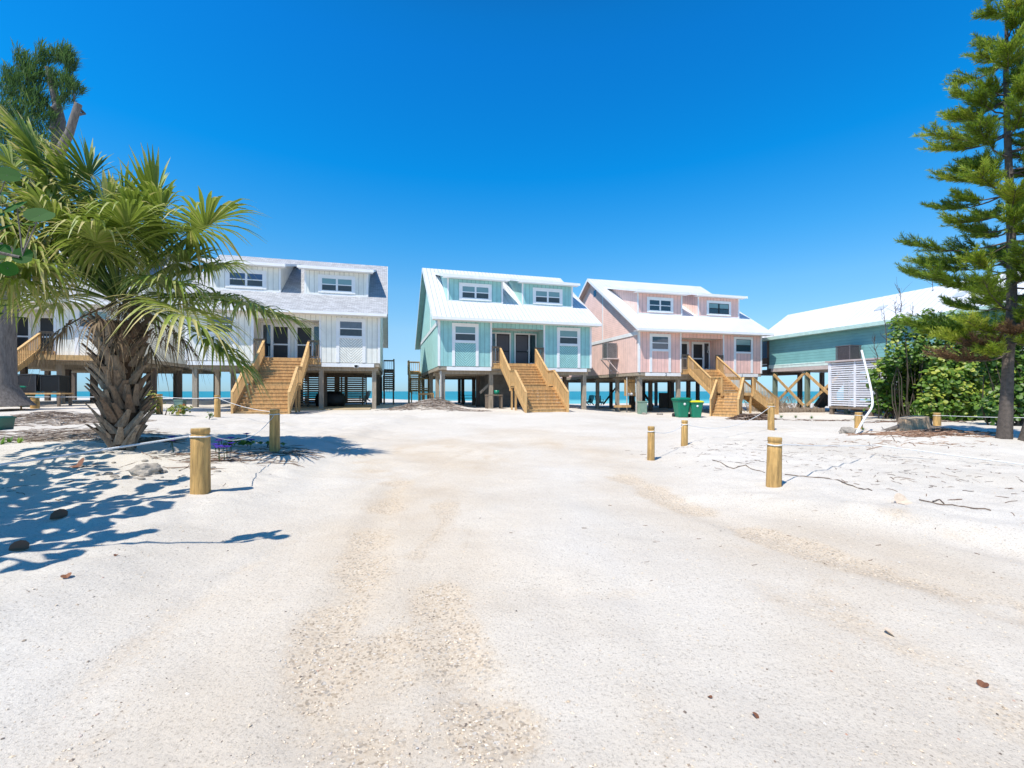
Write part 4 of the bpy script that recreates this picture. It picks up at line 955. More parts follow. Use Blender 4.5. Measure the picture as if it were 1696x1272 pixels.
# ---------------------------------------------------------------- foliage helpers
def perp(d):
    d = Vector(d).normalized(); a = d.cross(Vector((0, 0, 1)))
    if a.length < .05: a = d.cross(Vector((1, 0, 0)))
    return a.normalized()
def rv(s=1.):
    while True:
        v = Vector((rnd.uniform(-1, 1), rnd.uniform(-1, 1), rnd.uniform(-1, 1)))
        if v.length <= 1: return v*s
def frond(mb, c, hub, L0, fwd=None, nleaf=40, droop=1., tint0=.3, spread=2.5, w=.042):
    """fan leaf: petiole from c to hub, blade of drooping segments around the hub"""
    c = Vector(c); hub = Vector(hub); mid = c.lerp(hub, .5)+Vector((0, 0, .12*(hub-c).length))
    pts = [c.lerp(mid, t).lerp(mid.lerp(hub, t), t) for t in [i/8 for i in range(9)]]
    mb.tube(pts, [.026-.0015*i for i in range(9)], 5, 0, tint0*.5+.02, False)
    f = Vector(fwd).normalized() if fwd else ((pts[-1]-pts[-3]).normalized())
    s = perp(f); up = s.cross(f)
    if up.z < 0: up = -up
    costa = []
    for i in range(7):
        t = i/6; costa.append(hub+f*(.42*L0*t)+Vector((0, 0, -.22*L0*droop*t*t)))
    for i in range(nleaf):
        a = (i/(nleaf-1)*2-1); ang = a*spread
        k = 1-abs(a); ci = min(5.99, k*6); o = costa[int(ci)].lerp(costa[int(ci)+1], ci-int(ci))
        d = (f*math.cos(ang)+s*math.sin(ang)+up*(.22+rnd.uniform(-.08, .08))+rv(.05)).normalized()
        ln = L0*(.62+.36*math.cos(ang*.45))*rnd.uniform(.85, 1.08)
        g = droop*rnd.uniform(.55, 1.25)*.55; kink = rnd.uniform(.45, .7)
        side = perp(d); ww = w*rnd.uniform(.8, 1.15); tint = min(1, max(.02, tint0+rnd.gauss(0, .13)))
        prev = None; n = 6; vs = []
        for q in range(n+1):
            t = q/n; dr = g*ln*(t**2.2)+(max(0, t-kink)**1.3)*ln*g*1.6
            p = o+d*(ln*t*(1-.18*t*g))+Vector((0, 0, -dr))
            wd = ww*(.35+1.3*t if t < .5 else (1.0-t)*2.0)+.0025
            if t >= .5: wd = ww*max(.06, 1.0*(1-t)/.5)
            fold = up*(wd*.35)
            vs += [p-side*wd+fold, p, p+side*wd+fold]
        fs = []
        for q in range(n):
            b = q*3; fs += [(b, b+1, b+4, b+3), (b+1, b+2, b+5, b+4)]
        mb.add(vs[:], fs[:-4], 0, tint)
        mb.add(vs[(n-2)*3:], [(0, 1, 4, 3), (1, 2, 5, 4), (3, 4, 7, 6), (4, 5, 8, 7)], 0, min(1, tint+rnd.uniform(.0, .45)))
PALM = leafmat('palm_leaf', (.065, .11, .012), (.27, .35, .05), (.58, .50, .20), .5, .35)
DEADP = leafmat('dead_palm_leaf', (.10, .065, .035), (.26, .18, .10), (.36, .28, .17), .8, .15)
BOOT = tintbump('palm_boot', [(0, (.13, .075, .045)), (.35, (.22, .15, .10)), (.7, (.34, .27, .20)), (1, (.46, .39, .31))], (9, 9, 2.2), 2.)
BOOTI = simple('palm_fibre', (.07, .04, .022), .95, .4, 6, .6)
def rootrad(z, h): return .385+.05*math.exp(-((z-1.0)/.7)**2)+.10*sst(1.4, h, z)-.12*math.exp(-(z/.35)**2)
PX, PY = (203-848)*8.6/F, 8.6
zp = gz(PX, PY)
palm = empty('sabal_palm', (PX, PY, zp-.05), 0, 'cabbage palm with drooping fan leaves and a trunk clad in crossed old leaf bases', 'palm tree'); palm.scale = (.843, .843, .843)
TH = 2.95
def axis_at(z): return Vector((-.17*z/TH*1.0, .05*z, z))
s = MB(); s.tube([axis_at(z*TH/8) for z in range(-1, 9)], [rootrad(max(0, z*TH/8), TH)*.74 for z in range(-1, 9)], 18, jit=.15); s.build('trunk', BOOTI, palm)
s = MB(); NB = 150
for i in range(NB):
    t = i/NB; z = .02+t*(TH-.1); a = i*2.39996+rnd.uniform(-.15, .15); r = rootrad(z, TH)*.72
    o = axis_at(z); rad = Vector((math.cos(a), math.sin(a), 0)); tang = Vector((-math.sin(a), math.cos(a), 0))
    tilt = rnd.choice((-1, 1))*rnd.uniform(.25, .6); ln = rnd.uniform(.40, .60)*(1 if t < .85 else .8)
    w0, w1 = rnd.uniform(.095, .13), rnd.uniform(.034, .055)
    lean = rnd.uniform(.30, .66)*(1.15 if t < .3 else 1); vs = []
    for q in range(6):
        u = q/5; p = o+rad*(r+ln*lean*(u**1.25))+Vector((0, 0, ln*u*.88))+tang*(tilt*ln*u*.75)
        w = w0+(w1-w0)*u; th_ = .028*(1-u)+.012
        nrm = (rad*.85-Vector((0, 0, .45))).normalized()
        vs += [p-tang*w-rad*th_*.6, p-tang*w*.55+nrm*th_, p+tang*w*.55+nrm*th_, p+tang*w-rad*th_*.6]
    fs = []
    for q in range(5):
        b = q*4; fs += [(b+k, b+k+1, b+5+k, b+4+k) for k in range(3)]+[(b+3, b, b+4, b+7)]
    fs += [(20, 21, 22, 23)]
    s.add(vs, fs, 0, max(.02, min(1, rnd.gauss(.55, .25)-(.3 if t > .75 else 0))))
s.build('leaf_bases', BOOT, palm)
C0 = axis_at(TH+.25)+Vector((0, 0, .25))     # local crown centre
# (hub offset from crown centre), blade length, droop, colour
FR = [((.3, -.7, 1.1), 1.1, .9, .5), ((-.9, -.6, 1.5), 1.2, .7, .35), ((.9, -.2, 1.7), 1.2, .7, .5), ((-.2, -.3, 1.3), 1.1, .8, .3), ((.2, .5, 1.2), 1.2, .7, .2), ((-1.3, -.7, 1.1), 1.2, .9, .55), ((1.0, .2, .9), 1.2, .9, .3), ((-.6, .2, .9), 1.2, .9, .2), ((-1.5, -.2, 3.0), 1.4, .4, .5), ((-.7, .1, 2.6), 1.3, .4, .4), ((-2.4, .2, 3.0), 1.4, .5, .45), ((-1.0, -.5, 2.2), 1.3, .6, .5), ((-2.6, -.4, 2.5), 1.4, .7, .5), ((1.95, -.5, 1.45), 1.6, .80, .45), ((1.80, -.8, -.25), 1.60, .95, .55), ((2.45, .5, .05), 1.5, .9, .38), ((.55, .1, 2.0), 1.35, .25, .35), ((.2, -.5, 1.55), 1.2, .6, .5),
      ((-.75, -.2, 2.15), 1.45, .45, .45), ((-1.45, .2, 1.9), 1.5, .6, .4), ((-1.0, -.8, .9), 1.4, 1.0, .45), ((-.55, -1.1, .45), 1.25, 1.1, .5), ((-1.75, -.3, .75), 1.4, 1.0, .45),
      ((-1.7, .5, .25), 1.3, 1.0, .35), ((-1.2, -.9, .2), 1.2, 1.2, .38), ((.5, -1.0, .9), 1.25, 1.1, .48), ((.9, -.9, 1.2), 1.3, .9, .4), ((-.3, 1.0, 1.6), 1.4, .7, .25),
      ((.8, 1.3, 1.1), 1.4, .9, .3), ((-1.2, 1.3, .9), 1.4, 1.0, .3), ((1.3, 1.2, .4), 1.3, 1.0, .3), ((1.15, -.4, .35), 1.2, 1.2, .35),
      ((-.3, -.9, 1.25), 1.2, .9, .4), ((-2.2, -.6, 1.9), 1.5, .7, .5), ((-2.4, .2, .85), 1.4, 1.0, .45), ((1.75, .3, -.75), 1.25, 1.2, .35), ((.0, 1.6, .5), 1.3, 1.0, .2), ((-.9, 1.8, .3), 1.2, 1.1, .2),
      ((-1.5, -.2, 1.35), 1.4, .9, .4), ((-.1, .2, 1.9), 1.3, .4, .5), ((-1.9, -.9, .45), 1.3, 1.1, .5), ((-.7, .6, 2.2), 1.3, .4, .3), ((.75, -.6, 1.45), 1.2, .8, .42), ((-2.6, -.2, 1.35), 1.4, .9, .45),
      ((-2.0, .5, 2.4), 1.4, .5, .4), ((-1.2, -.3, 2.6), 1.35, .35, .45), ((-2.7, .3, 2.2), 1.4, .6, .45), ((-1.3, .4, 1.6), 1.4, .7, .3), ((-2.0, .6, 1.4), 1.4, .8, .3), ((-2.9, .6, .4), 1.3, 1.1, .4), ((-.9, .3, 1.2), 1.3, .8, .3), ((1.1, .5, 1.6), 1.3, .7, .35), ((-1.6, -1.1, 1.5), 1.3, .9, .5)]
for off, L0, dr, ti in FR:
    m_ = MB(); c = C0+Vector(off)*.08; frond(m_, c, C0+Vector(off), L0, None, 52, dr*.72, ti+.08); m_.build('frond', PALM, palm)
for off, L0, dr in (((.75, -.2, -.75), 1.0, 2.2), ((.55, -.7, -.6), .9, 2.4), ((.9, .4, -.6), 1.0, 2.2), ((-.7, -.5, -.6), .9, 2.4), ((.2, .9, -.5), 1., 2.2), ((-.6, .6, -.6), .9, 2.2), ((.45, -.95, -.35), .9, 2.4)):
    m_ = MB(); frond(m_, C0+Vector(off)*.1, C0+Vector(off), L0*.7, None, 26, dr*.6, .35, w=.018); m_.build('dead_frond', DEADP, palm)
m_ = MB()
for i in range(260):   # fine dead flower stalks hanging on the right of the trunk top
    p = C0+Vector((.55, -.35, -.15))+rv(.35); q = [p]; d_ = Vector((rnd.gauss(.1, .4), rnd.gauss(-.1, .4), -.7)).normalized()
    for k in range(4): p = p+d_*.12; d_ = (d_+rv(.45)+Vector((0, 0, -.15))).normalized(); q.append(p)
    m_.tube(q, .004, 3, 0, .3, False)
m_.build('flower_stalks', DEADP, palm)
m_ = MB()
for i in range(130):
    p = C0+Vector((.25, -.2, 1.0))+Vector((rnd.gauss(0, .12), rnd.gauss(0, .12), rnd.uniform(-.3, .45))); d_ = (rv(1)+Vector((0, 0, .5))).normalized()
    m_.tube([p, p+d_*.12, p+d_*.2+rv(.04)], .007, 3, 0, .75, False)
m_.build('flower_spray', leafmat('yellow_green_flowers', (.22, .30, .03), (.36, .42, .06), None, .6, .2), palm)

# needle-bearing twigs
def brush(mb, pts, n, ln, w, tint, fwd=.6, gap=0.):
    """needles all round a twig line, leaning towards its tip"""
    k = len(pts)-1
    for i in range(n):
        t = (i+rnd.random())/n*k; a = int(min(k-1, t)); p = pts[a].lerp(pts[a+1], t-a); d = (pts[a+1]-pts[a]).normalized()
        nd = (rv(1).normalized()*(1-fwd)+d*fwd+Vector((0, 0, .12))).normalized(); sd = nd.cross(rv(1)).normalized()*w
        l = ln*rnd.uniform(.7, 1.1); m = p+nd*l*.5+d*.01
        mb.add([p-sd*.5, p+sd*.5, m+sd, p+nd*l, m-sd], [(0, 1, 2, 4), (4, 2, 3)], 0, max(.01, min(1, tint+rnd.gauss(0, .12))))
PINE = leafmat('conifer_needles', (.035, .08, .008), (.22, .33, .02), (.52, .56, .07), .5, .4)
TX, TY = (1668-848)*11.2/F, 11.2
def trunk_line(a, b, n=10, wob=.05):
    a = Vector(a); b = Vector(b)
    return [a.lerp(b, i/n)+Vector((wob*noise.noise(Vector((i*.7, 1, 0))), wob*noise.noise(Vector((i*.7, 5, 0))), 0)) for i in range(n+1)]
pine = empty('norfolk_pine', (TX, TY, gz(TX, TY)), 0, 'tall layered conifer with two trunks rising from one base at the right edge', 'tree')
HT = 11.6
tl = [Vector(p) for p in ((-.08, 0, -.15), (-.02, 0, .7), (.05, .02, 1.9), (.16, .05, 3.2), (.21, .08, 4.6), (.20, .1, 6.0), (.12, .1, 7.6), (.08, .1, 9.2), (.1, .1, 10.6), (.12, .1, HT))]
s = MB(); s.tube(tl, [.155, .125, .11, .10, .092, .082, .068, .05, .03, .012], 12, jit=.25); s.build('trunk', BARK2, pine)
t2 = [Vector(p) for p in ((.16, -.25, -.15), (.30, -.3, .6), (.55, -.32, 1.6), (.85, -.3, 3.0), (1.1, -.3, 5), (1.25, -.25, 7), (1.3, -.25, 9.5))]
s = MB(); s.tube(t2, [.14, .115, .10, .09, .07, .05, .015], 12, jit=.25); s.build('trunk', BARK2, pine)
def on(line, z):
    for a, b_ in zip(line[:-1], line[1:]):
        if a.z <= z <= b_.z: return a.lerp(b_, (z-a.z)/(b_.z-a.z))
    return line[-1].copy()
def pine_branch(mb, wood, o, az, ln, rise, tint, dead=False):
    d = Vector((math.cos(az), math.sin(az), rise)); pts = []; tw = rnd.uniform(.25, .55)
    for i in range(9):
        t = i/8; pts.append(o+Vector((d.x*ln*t, d.y*ln*t, rise*ln*t-.22*ln*t*(1-t)*1.6+.10*ln*t*t))+rv(.015))
    wood.tube(pts, [.020*(1-i/9)+.005 for i in range(9)], 5, cap=False)
    s = perp(d); nt = int(5+ln*6)
    for i in range(nt):
        t = min(.99, tw+(1-tw)*i/nt+rnd.uniform(-.04, .04))
        for sd in (-1, 1):
            if rnd.random() < .08: continue
            a = min(7.99, t*8); p = pts[int(a)].lerp(pts[int(a)+1], a-int(a))
            dd = (d.normalized()*rnd.uniform(.75, 1.1)+s*sd*rnd.uniform(.3, .9)+Vector((0, 0, rnd.uniform(.1, .95)))).normalized()
            l = rnd.uniform(.22, .58)*(.55+.45*min(1, ln/1.5))*(1.15-.5*t)+.1
            q = [p, p+dd*l*.5, p+dd*l+Vector((0, 0, .10*l))]
            wood.tube(q, [.006, .005, .003], 3, cap=False)
            brush(mb, q, int(40+70*l), .15, .0062, tint+rnd.gauss(0, .10)+.15*t, .55)
    brush(mb, pts[4:], int(80+60*ln), .15, .0065, tint+.1, .5)
m_ = MB(); w_ = MB(); tgt = []
z = 2.9; k = 0
while z < HT-.15:
    R0 = min(1.95, .34*(HT+.3-z)+.12); nb = 7
    for i in range(nb):
        az = k*1.1+i*2*math.pi/nb+rnd.uniform(-.25, .25)
        ln = R0*rnd.choice((rnd.uniform(.4, .75), rnd.uniform(.7, 1.0), rnd.uniform(.85, 1.15)))
        if rnd.random() < .22: continue
        pine_branch(m_, w_, on(tl, z+rnd.uniform(-.1, .1)), az, ln, rnd.uniform(-.12, .25), rnd.uniform(.2, .65))
    z += rnd.uniform(.36, .50); k += 1
z = 2.6
while z < 9.3:
    f = (z-2.2)/7.2; c = on(t2, z)
    for i in range(4):
        az = k*1.3+i*2*math.pi/4+rnd.uniform(-.3, .3); pine_branch(m_, w_, c.copy(), az, 1.6*(1-f*.5)*rnd.uniform(.6, 1.05), rnd.uniform(-.02, .15), rnd.uniform(.3, .6))
    z += rnd.uniform(.5, .65); k += 1
for z_, az, ln in ((2.2, 3.5, 1.0), (2.45, 4.3, 1.1), (2.55, 2.9, 1.3), (2.75, 3.4, 1.5), (2.85, 2.5, 1.5), (2.9, 4.7, 1.2)):
    pine_branch(m_, w_, on(tl, z_), az, ln, rnd.uniform(-.12, .08), rnd.uniform(.35, .75))
m_.build('needles', PINE, pine); w_.build('branches', BARK2, pine)
m_ = MB(); w_ = MB()
DEADN = leafmat('dead_needles', (.06, .035, .015), (.16, .09, .04), (.24, .13, .05), .8, .1)
for i in range(4):
    pine_branch(m_, w_, Vector((.1, 0, rnd.uniform(2.1, 2.9))), rnd.uniform(2.2, 4.6), rnd.uniform(.9, 1.9), -.1, .4)
m_.build('dead_needles', DEADN, pine); w_.build('dead_branches', BARK2, pine)

# grey trunked tree on the far left with a lopped, wispy top
TX, TY = (4-848)*19.5/F, 19.5
aus = empty('australian_pine', (TX, TY, gz(TX, TY)-.1), 0, 'big grey trunked tree at far left with lopped branches and wispy needles on top', 'tree')
k_ = 19.5/F
def lp_(px, py, dy=0.): return Vector(((px-4)*k_, dy, (648-py)*k_+H-gz(TX, TY)+.1))
s = MB(); s.tube([lp_(-2, 672), lp_(-2, 658), lp_(-2, 635), lp_(0, 560), lp_(12, 460), lp_(45, 350), lp_(95, 260), lp_(115, 220), lp_(130, 172)], [1.15, .85, .56, .5, .42, .30, .20, .15, .13], 16, jit=.0)
s.build('trunk', BARK, aus)
s = MB()
for a, b_, r0, r1 in (((88, 275), (80, 112), .24, .13), ((88, 215), (60, 150), .14, .05), ((88, 180), (110, 110), .10, .03), ((60, 330), (15, 200), .2, .05), ((100, 240), (122, 150), .06, .03), ((45, 380), (-20, 280), .15, .05), ((126, 190), (124, 172), .08, .06)):
    s.tube([lp_(*a), lp_((a[0]+b_[0])/2+4, (a[1]+b_[1])/2, .3), lp_(*b_)], [r0, (r0+r1)/2, r1], 7, jit=.3)
s.build('branches', BARK, aus)
WISP = leafmat('wispy_needles', (.025, .065, .016), (.08, .17, .04), (.20, .30, .07), .6, .35)
m_ = MB()
for px, py, rx, rz_, n in ((36, 104, 9, 15, 300), (44, 122, 10, 14, 260), (70, 98, 8, 14, 260), (66, 118, 9, 12, 220), (84, 98, 4, 10, 90), (95, 98, 6, 11, 140), (108, 95, 9, 12, 300), (114, 108, 9, 12, 300), (110, 124, 5, 8, 90), (60, 134, 14, 11, 320), (16, 126, 8, 11, 180), (24, 140, 10, 10, 200), (45, 143, 14, 12, 340), (90, 134, 9, 12, 240), (8, 150, 12, 12, 260), (30, 160, 14, 12, 300), (52, 165, 14, 12, 300), (112, 141, 7, 8, 200), (123, 150, 9, 8, 240), (20, 185, 18, 14, 380), (46, 190, 16, 12, 300), (-20, 180, 26, 26, 400), (-10, 225, 26, 22, 420), (34, 215, 18, 14, 260), (70, 165, 9, 12, 160), (98, 150, 7, 8, 100), (60, 215, 16, 20, 420), (15, 260, 26, 26, 520), (55, 260, 22, 24, 480), (85, 240, 10, 18, 160), (-20, 290, 30, 30, 400), (30, 300, 24, 22, 400), (100, 175, 5, 10, 70), (20, 235, 22, 18, 420), (66, 185, 14, 14, 300), (110, 165, 7, 8, 120), (84, 205, 8, 14, 160), (2, 200, 18, 16, 300)):
    for i in range(int(n*1.7)):
        v = rv(1); v = v*1.25
        if noise.noise(Vector((px*.13+v.x*2.3, v.y*2.3, py*.13+v.z*2.3))) < -.02: continue
        p = lp_(px+v.x*rx, py-v.z*rz_, v.y*rx*k_); d_ = (Vector((.25, 0, 1))+rv(.9)).normalized()
        l = rnd.uniform(.25, .6); sd = perp(d_)*rnd.uniform(.008, .018)
        q = p+d_*l*.6; e = p+d_*l+Vector((rnd.gauss(.03, .05), 0, -.05))
        m_.add([p-sd*.4, p+sd*.4, q+sd, e, q-sd], [(0, 1, 2, 4), (4, 2, 3)], 0, max(.02, min(1, rnd.gauss(.4, .2)+.2*v.z)))
m_.build('needles', WISP, aus)

# round sea-grape leaves
def rleaf(mb, p, nrm, r, tint, fold=.25):
    nrm = Vector(nrm).normalized(); a = perp(nrm); b = nrm.cross(a); t0 = rnd.uniform(0, 6.28); ax = a*math.cos(t0)+b*math.sin(t0); ay = nrm.cross(ax)
    n = 10; up = nrm*(r*fold); mid = [p-ax*r*.86, p, p+ax*r*.95]; vs = list(mid)
    L_, R_ = [], []
    for i in range(1, 6):
        th_ = math.pi*i/6; L_.append(p-ax*math.cos(th_)*r+ay*math.sin(th_)*r*1.02+up*math.sin(th_)); R_.append(p-ax*math.cos(th_)*r-ay*math.sin(th_)*r*1.02+up*math.sin(th_))
    vs = mid+L_+R_
    mb.add(vs, [(0, 1, 5, 4, 3), (1, 2, 7, 6, 5), (0, 8, 9, 10, 1), (1, 10, 11, 12, 2)], 0, tint)
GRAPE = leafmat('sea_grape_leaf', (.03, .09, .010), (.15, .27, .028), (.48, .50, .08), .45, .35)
GRAPER = leafmat('reddish_grape_leaf', (.10, .16, .02), (.32, .34, .05), (.34, .12, .04), .45, .3)
def shrub(name, label, cat, x, y, blobs, leaf, mat, stems=8, group=None, hi=.8, lowt=.35):
    """blobs = (dx, dy, z, rx, ry, rz, n): leaves spread in a shell of each blob"""
    r = empty(name, (x, y, gz(x, y)), 0, label, cat, group); m_ = MB(); w_ = MB()
    for dx, dy, z, rx, ry, rz_, n in blobs:
        for i in range(n):
            v = rv(1)
            if v.length < .55: v = v.normalized()*rnd.uniform(.55, 1)
            q = (1+.45*noise.noise(Vector((v.x*2+x+dx, v.y*2, v.z*2+z))))*(1.0+rnd.random()*.5 if rnd.random() < .10 else 1)
            p = Vector((dx+v.x*rx*q, dy+v.y*ry*q, max(.08, z+v.z*rz_*q)))
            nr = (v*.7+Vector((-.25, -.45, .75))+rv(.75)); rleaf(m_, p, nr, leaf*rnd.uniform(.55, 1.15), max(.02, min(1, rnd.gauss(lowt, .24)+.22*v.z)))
        for i in range(max(1, stems*n//800)):
            v = rv(1).normalized(); e = Vector((dx+v.x*rx*.8, dy+v.y*ry*.8, z+abs(v.z)*rz_*.8)); b_ = Vector((dx*.75+rnd.gauss(0, .25), dy*.7+rnd.gauss(0, .2), -.1)); mm = b_.lerp(e, .5)+rv(.3)
            w_.tube([b_, b_.lerp(mm, .5)+rv(.15), mm, mm.lerp(e, .6)+rv(.15), e], [.035, .026, .018, .012, .005], 5, cap=False)
    m_.build('leaves', mat, r); w_.build('stems', simple('dark_stem', (.07, .055, .04), .9, .3), r); return r
def sx_(px, d): return (px-848)*d/F
d = 24.5
x0 = sx_(1500, d)
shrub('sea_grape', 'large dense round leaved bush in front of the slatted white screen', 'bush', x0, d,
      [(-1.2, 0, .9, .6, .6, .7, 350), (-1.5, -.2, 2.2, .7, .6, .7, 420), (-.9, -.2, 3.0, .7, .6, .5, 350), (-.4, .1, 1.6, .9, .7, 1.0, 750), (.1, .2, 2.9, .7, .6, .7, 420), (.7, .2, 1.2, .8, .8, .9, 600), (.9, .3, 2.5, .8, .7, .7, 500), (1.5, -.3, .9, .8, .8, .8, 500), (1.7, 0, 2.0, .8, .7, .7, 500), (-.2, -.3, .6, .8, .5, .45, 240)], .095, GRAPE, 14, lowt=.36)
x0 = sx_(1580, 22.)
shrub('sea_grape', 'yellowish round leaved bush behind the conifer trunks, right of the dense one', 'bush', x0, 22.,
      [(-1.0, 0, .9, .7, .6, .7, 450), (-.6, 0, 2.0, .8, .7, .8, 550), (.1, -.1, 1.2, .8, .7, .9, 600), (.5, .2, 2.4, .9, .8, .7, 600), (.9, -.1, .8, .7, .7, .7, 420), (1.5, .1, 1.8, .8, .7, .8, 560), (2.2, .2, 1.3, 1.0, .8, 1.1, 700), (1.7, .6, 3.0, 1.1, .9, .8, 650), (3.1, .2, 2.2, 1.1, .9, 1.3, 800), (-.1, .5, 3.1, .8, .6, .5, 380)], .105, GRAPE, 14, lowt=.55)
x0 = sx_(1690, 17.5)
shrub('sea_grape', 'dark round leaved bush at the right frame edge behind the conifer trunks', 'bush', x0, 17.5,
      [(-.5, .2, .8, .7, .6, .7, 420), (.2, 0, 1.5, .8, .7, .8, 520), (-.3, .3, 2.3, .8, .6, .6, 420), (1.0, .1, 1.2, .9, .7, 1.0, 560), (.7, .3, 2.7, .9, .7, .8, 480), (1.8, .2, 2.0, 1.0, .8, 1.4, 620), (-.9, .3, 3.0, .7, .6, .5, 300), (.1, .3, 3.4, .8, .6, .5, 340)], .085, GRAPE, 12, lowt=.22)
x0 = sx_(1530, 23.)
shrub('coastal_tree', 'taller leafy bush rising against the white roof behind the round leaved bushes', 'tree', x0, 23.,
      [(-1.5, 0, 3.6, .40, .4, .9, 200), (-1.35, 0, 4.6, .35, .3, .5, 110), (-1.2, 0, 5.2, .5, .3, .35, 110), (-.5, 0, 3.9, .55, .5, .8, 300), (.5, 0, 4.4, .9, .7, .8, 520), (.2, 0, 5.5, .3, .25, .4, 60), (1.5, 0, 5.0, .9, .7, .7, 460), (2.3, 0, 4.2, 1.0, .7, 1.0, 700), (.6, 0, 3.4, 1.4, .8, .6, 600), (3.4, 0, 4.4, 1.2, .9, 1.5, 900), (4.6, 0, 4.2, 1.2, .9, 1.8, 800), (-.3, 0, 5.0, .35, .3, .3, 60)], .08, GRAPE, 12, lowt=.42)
# bare twiggy branches in front of the roof
m_ = MB()
for px, top, d_ in ((1492, 478, 27), (1483, 500, 26.5), (1545, 460, 27), (1465, 520, 26), (1512, 505, 26), (1450, 560, 25.5), (1575, 470, 28)):
    b_ = Vector((sx_(px+8, d_), d_, .3)); t_ = Vector((sx_(px, d_), d_, H+(648-top)*d_/F)); pts = [b_.lerp(t_, i/8)+rv(.10) for i in range(9)]
    m_.tube(pts, [.05*(1-i/9)+.007 for i in range(9)], 5, cap=False)
    for i in range(26):
        a = rnd.uniform(3, 7.99); p = pts[int(a)].lerp(pts[int(a)+1], a-int(a)); dd = Vector((rnd.gauss(0, .7), rnd.gauss(0, .5), .8)).normalized(); l = rnd.uniform(.3, .9)
        m_.tube([p, p+dd*l*.5+rv(.05), p+dd*l+rv(.1)], [.012, .008, .004], 4, cap=False)
tag(m_.build('bare_twigs', simple('bare_twig', (.10, .08, .065), .9, .3)), 'bare grey twigs standing up in front of the white roof at right', 'branches', None, 'stuff')
# small shrubs and plants on the sand
d = 18.6; shrub('small_shrub', 'small round leaved shrub with reddish leaves right of the palm trunk', 'shrub', sx_(246, d), d, [(0, 0, .45, .42, .4, .5, 240)], .06, GRAPER, 8, hi=.8)
d = 18.4; shrub('small_shrub', 'low yellow green shrub on the sand between two far posts', 'shrub', sx_(295, d), d, [(0, 0, .22, .38, .35, .22, 110)], .065, GRAPER, 6, lowt=.45)
d = 17.0; shrub('small_shrub', 'tiny green seedling beside the slim post before the white cottage', 'shrub', sx_(347, d), d, [(0, 0, .12, .18, .15, .13, 22)], .05, GRAPE, 3)
d = 9.6; shrub('ground_vine', 'green creeping vine on the sand behind the near left post', 'plant', sx_(405, d), d, [(-.15, 0, .08, .30, .25, .10, 110), (.35, .15, .06, .3, .12, .05, 30), (.75, -.1, .05, .25, .10, .04, 14)], .035, GRAPE, 2)
FLW = simple('purple_flower', (.06, .02, .42), .5, .3, 5)
spots = [(362, 727, 8.9), (364, 733, 8.8), (368, 739, 8.7), (381, 733, 8.9), (384, 740, 8.7), (362, 755, 8.0), (372, 760, 7.9), (364, 764, 7.8), (358, 744, 8.5), (283, 739, 8.9), (287, 745, 8.6), (410, 719, 9.7), (415, 722, 9.6), (376, 754, 8.1)]
for i, (px, py, d) in enumerate(spots):
    x = sx_(px, d); z = gz(x, d)
    r = empty('purple_flower', (x, d, z), rnd.uniform(0, 6), 'small purple trumpet flower on the sand between the palm and the near left post', 'flower', 'purple flowers by the left post'); r.scale = (1.6, 1.6, 1.6)
    s = MB(); s.tube([(0, 0, 0), (.01, 0, .1+.02*(i % 4))], .004, 4); s.build('stem', PALM if False else GRAPE, r)
    s = MB(); hh = .1+.02*(i % 4)
    for k in range(5):
        t = k*1.2566; a = Vector((math.cos(t), math.sin(t), .35))*.045; b_ = Vector((math.cos(t+.63), math.sin(t+.63), .5))*.036; c = Vector((math.cos(t-.63), math.sin(t-.63), .5))*.036; o = Vector((.01, 0, hh))
        s.add([o, o+c, o+a*1.3, o+b_], [(0, 1, 2, 3)])
    s.build('petals', FLW, r)
def bladeplant(px, d, n, ln, label, tint=.5, w=.04):
    x = sx_(px, d); r = empty('strap_leaf_plant', (x, d, gz(x, d)), 0, label, 'plant'); m_ = MB()
    for i in range(n):
        a = rnd.uniform(0, 6.28); el = rnd.uniform(.5, 1.35); dd = Vector((math.cos(a)*math.cos(el), math.sin(a)*math.cos(el), math.sin(el))); sd = perp(dd)*w; l = ln*rnd.uniform(.7, 1.1); vs = []
        for q in range(6):
            t = q/5; p = dd*l*t+Vector((0, 0, -.35*l*t*t*math.cos(el)*1.3)); k = math.sin(min(1, t*1.1+.15)*math.pi)*.9+.1; vs += [p-sd*k, p+sd*k]
        m_.add(vs, [(q*2, q*2+1, q*2+3, q*2+2) for q in range(5)], 0, max(.02, min(1, tint+rnd.gauss(0, .15))))
    m_.build('leaves', PALMB, r); return r
PALMB = leafmat('strap_leaf', (.03, .09, .01), (.15, .30, .03), (.36, .48, .08), .4, .35)
bladeplant(1521, 20.5, 26, .85, 'bright green strap leaved lily in front of the round leaved bushes', .6, .045)
bladeplant(1560, 20.8, 20, .75, 'darker strap leaved plant right of the bright lily', .25, .045); bladeplant(1577, 20.6, 14, .65, 'small dark strap leaved plant closest to the conifer trunks', .25, .04)
bladeplant(1418, 22.5, 12, .45, 'small spiky plant at the foot of the slatted enclosure', .45, .025)
bladeplant(1429, 14.2, 60, .14, 'tuft of low grass behind the rock by the white pipe', .35, .006)
for px, d, l in ((32, 9.2, 'lone upright green sprout on the sand at far left'), (3, 9.0, 'green sprout cut by the left frame edge'), (15, 9.3, 'tiny green sprout between two larger ones at far left')): bladeplant(px, d, 5, .22, l, .5, .03)
for px, d, l in ((1294, 27, 'left small grass tuft before the braced piles'), (1344, 26, 'middle small grass tuft before the braced piles'), (1318, 27, 'grass tuft by the green pile')): bladeplant(px, d, 40, .32, l, .3, .008)
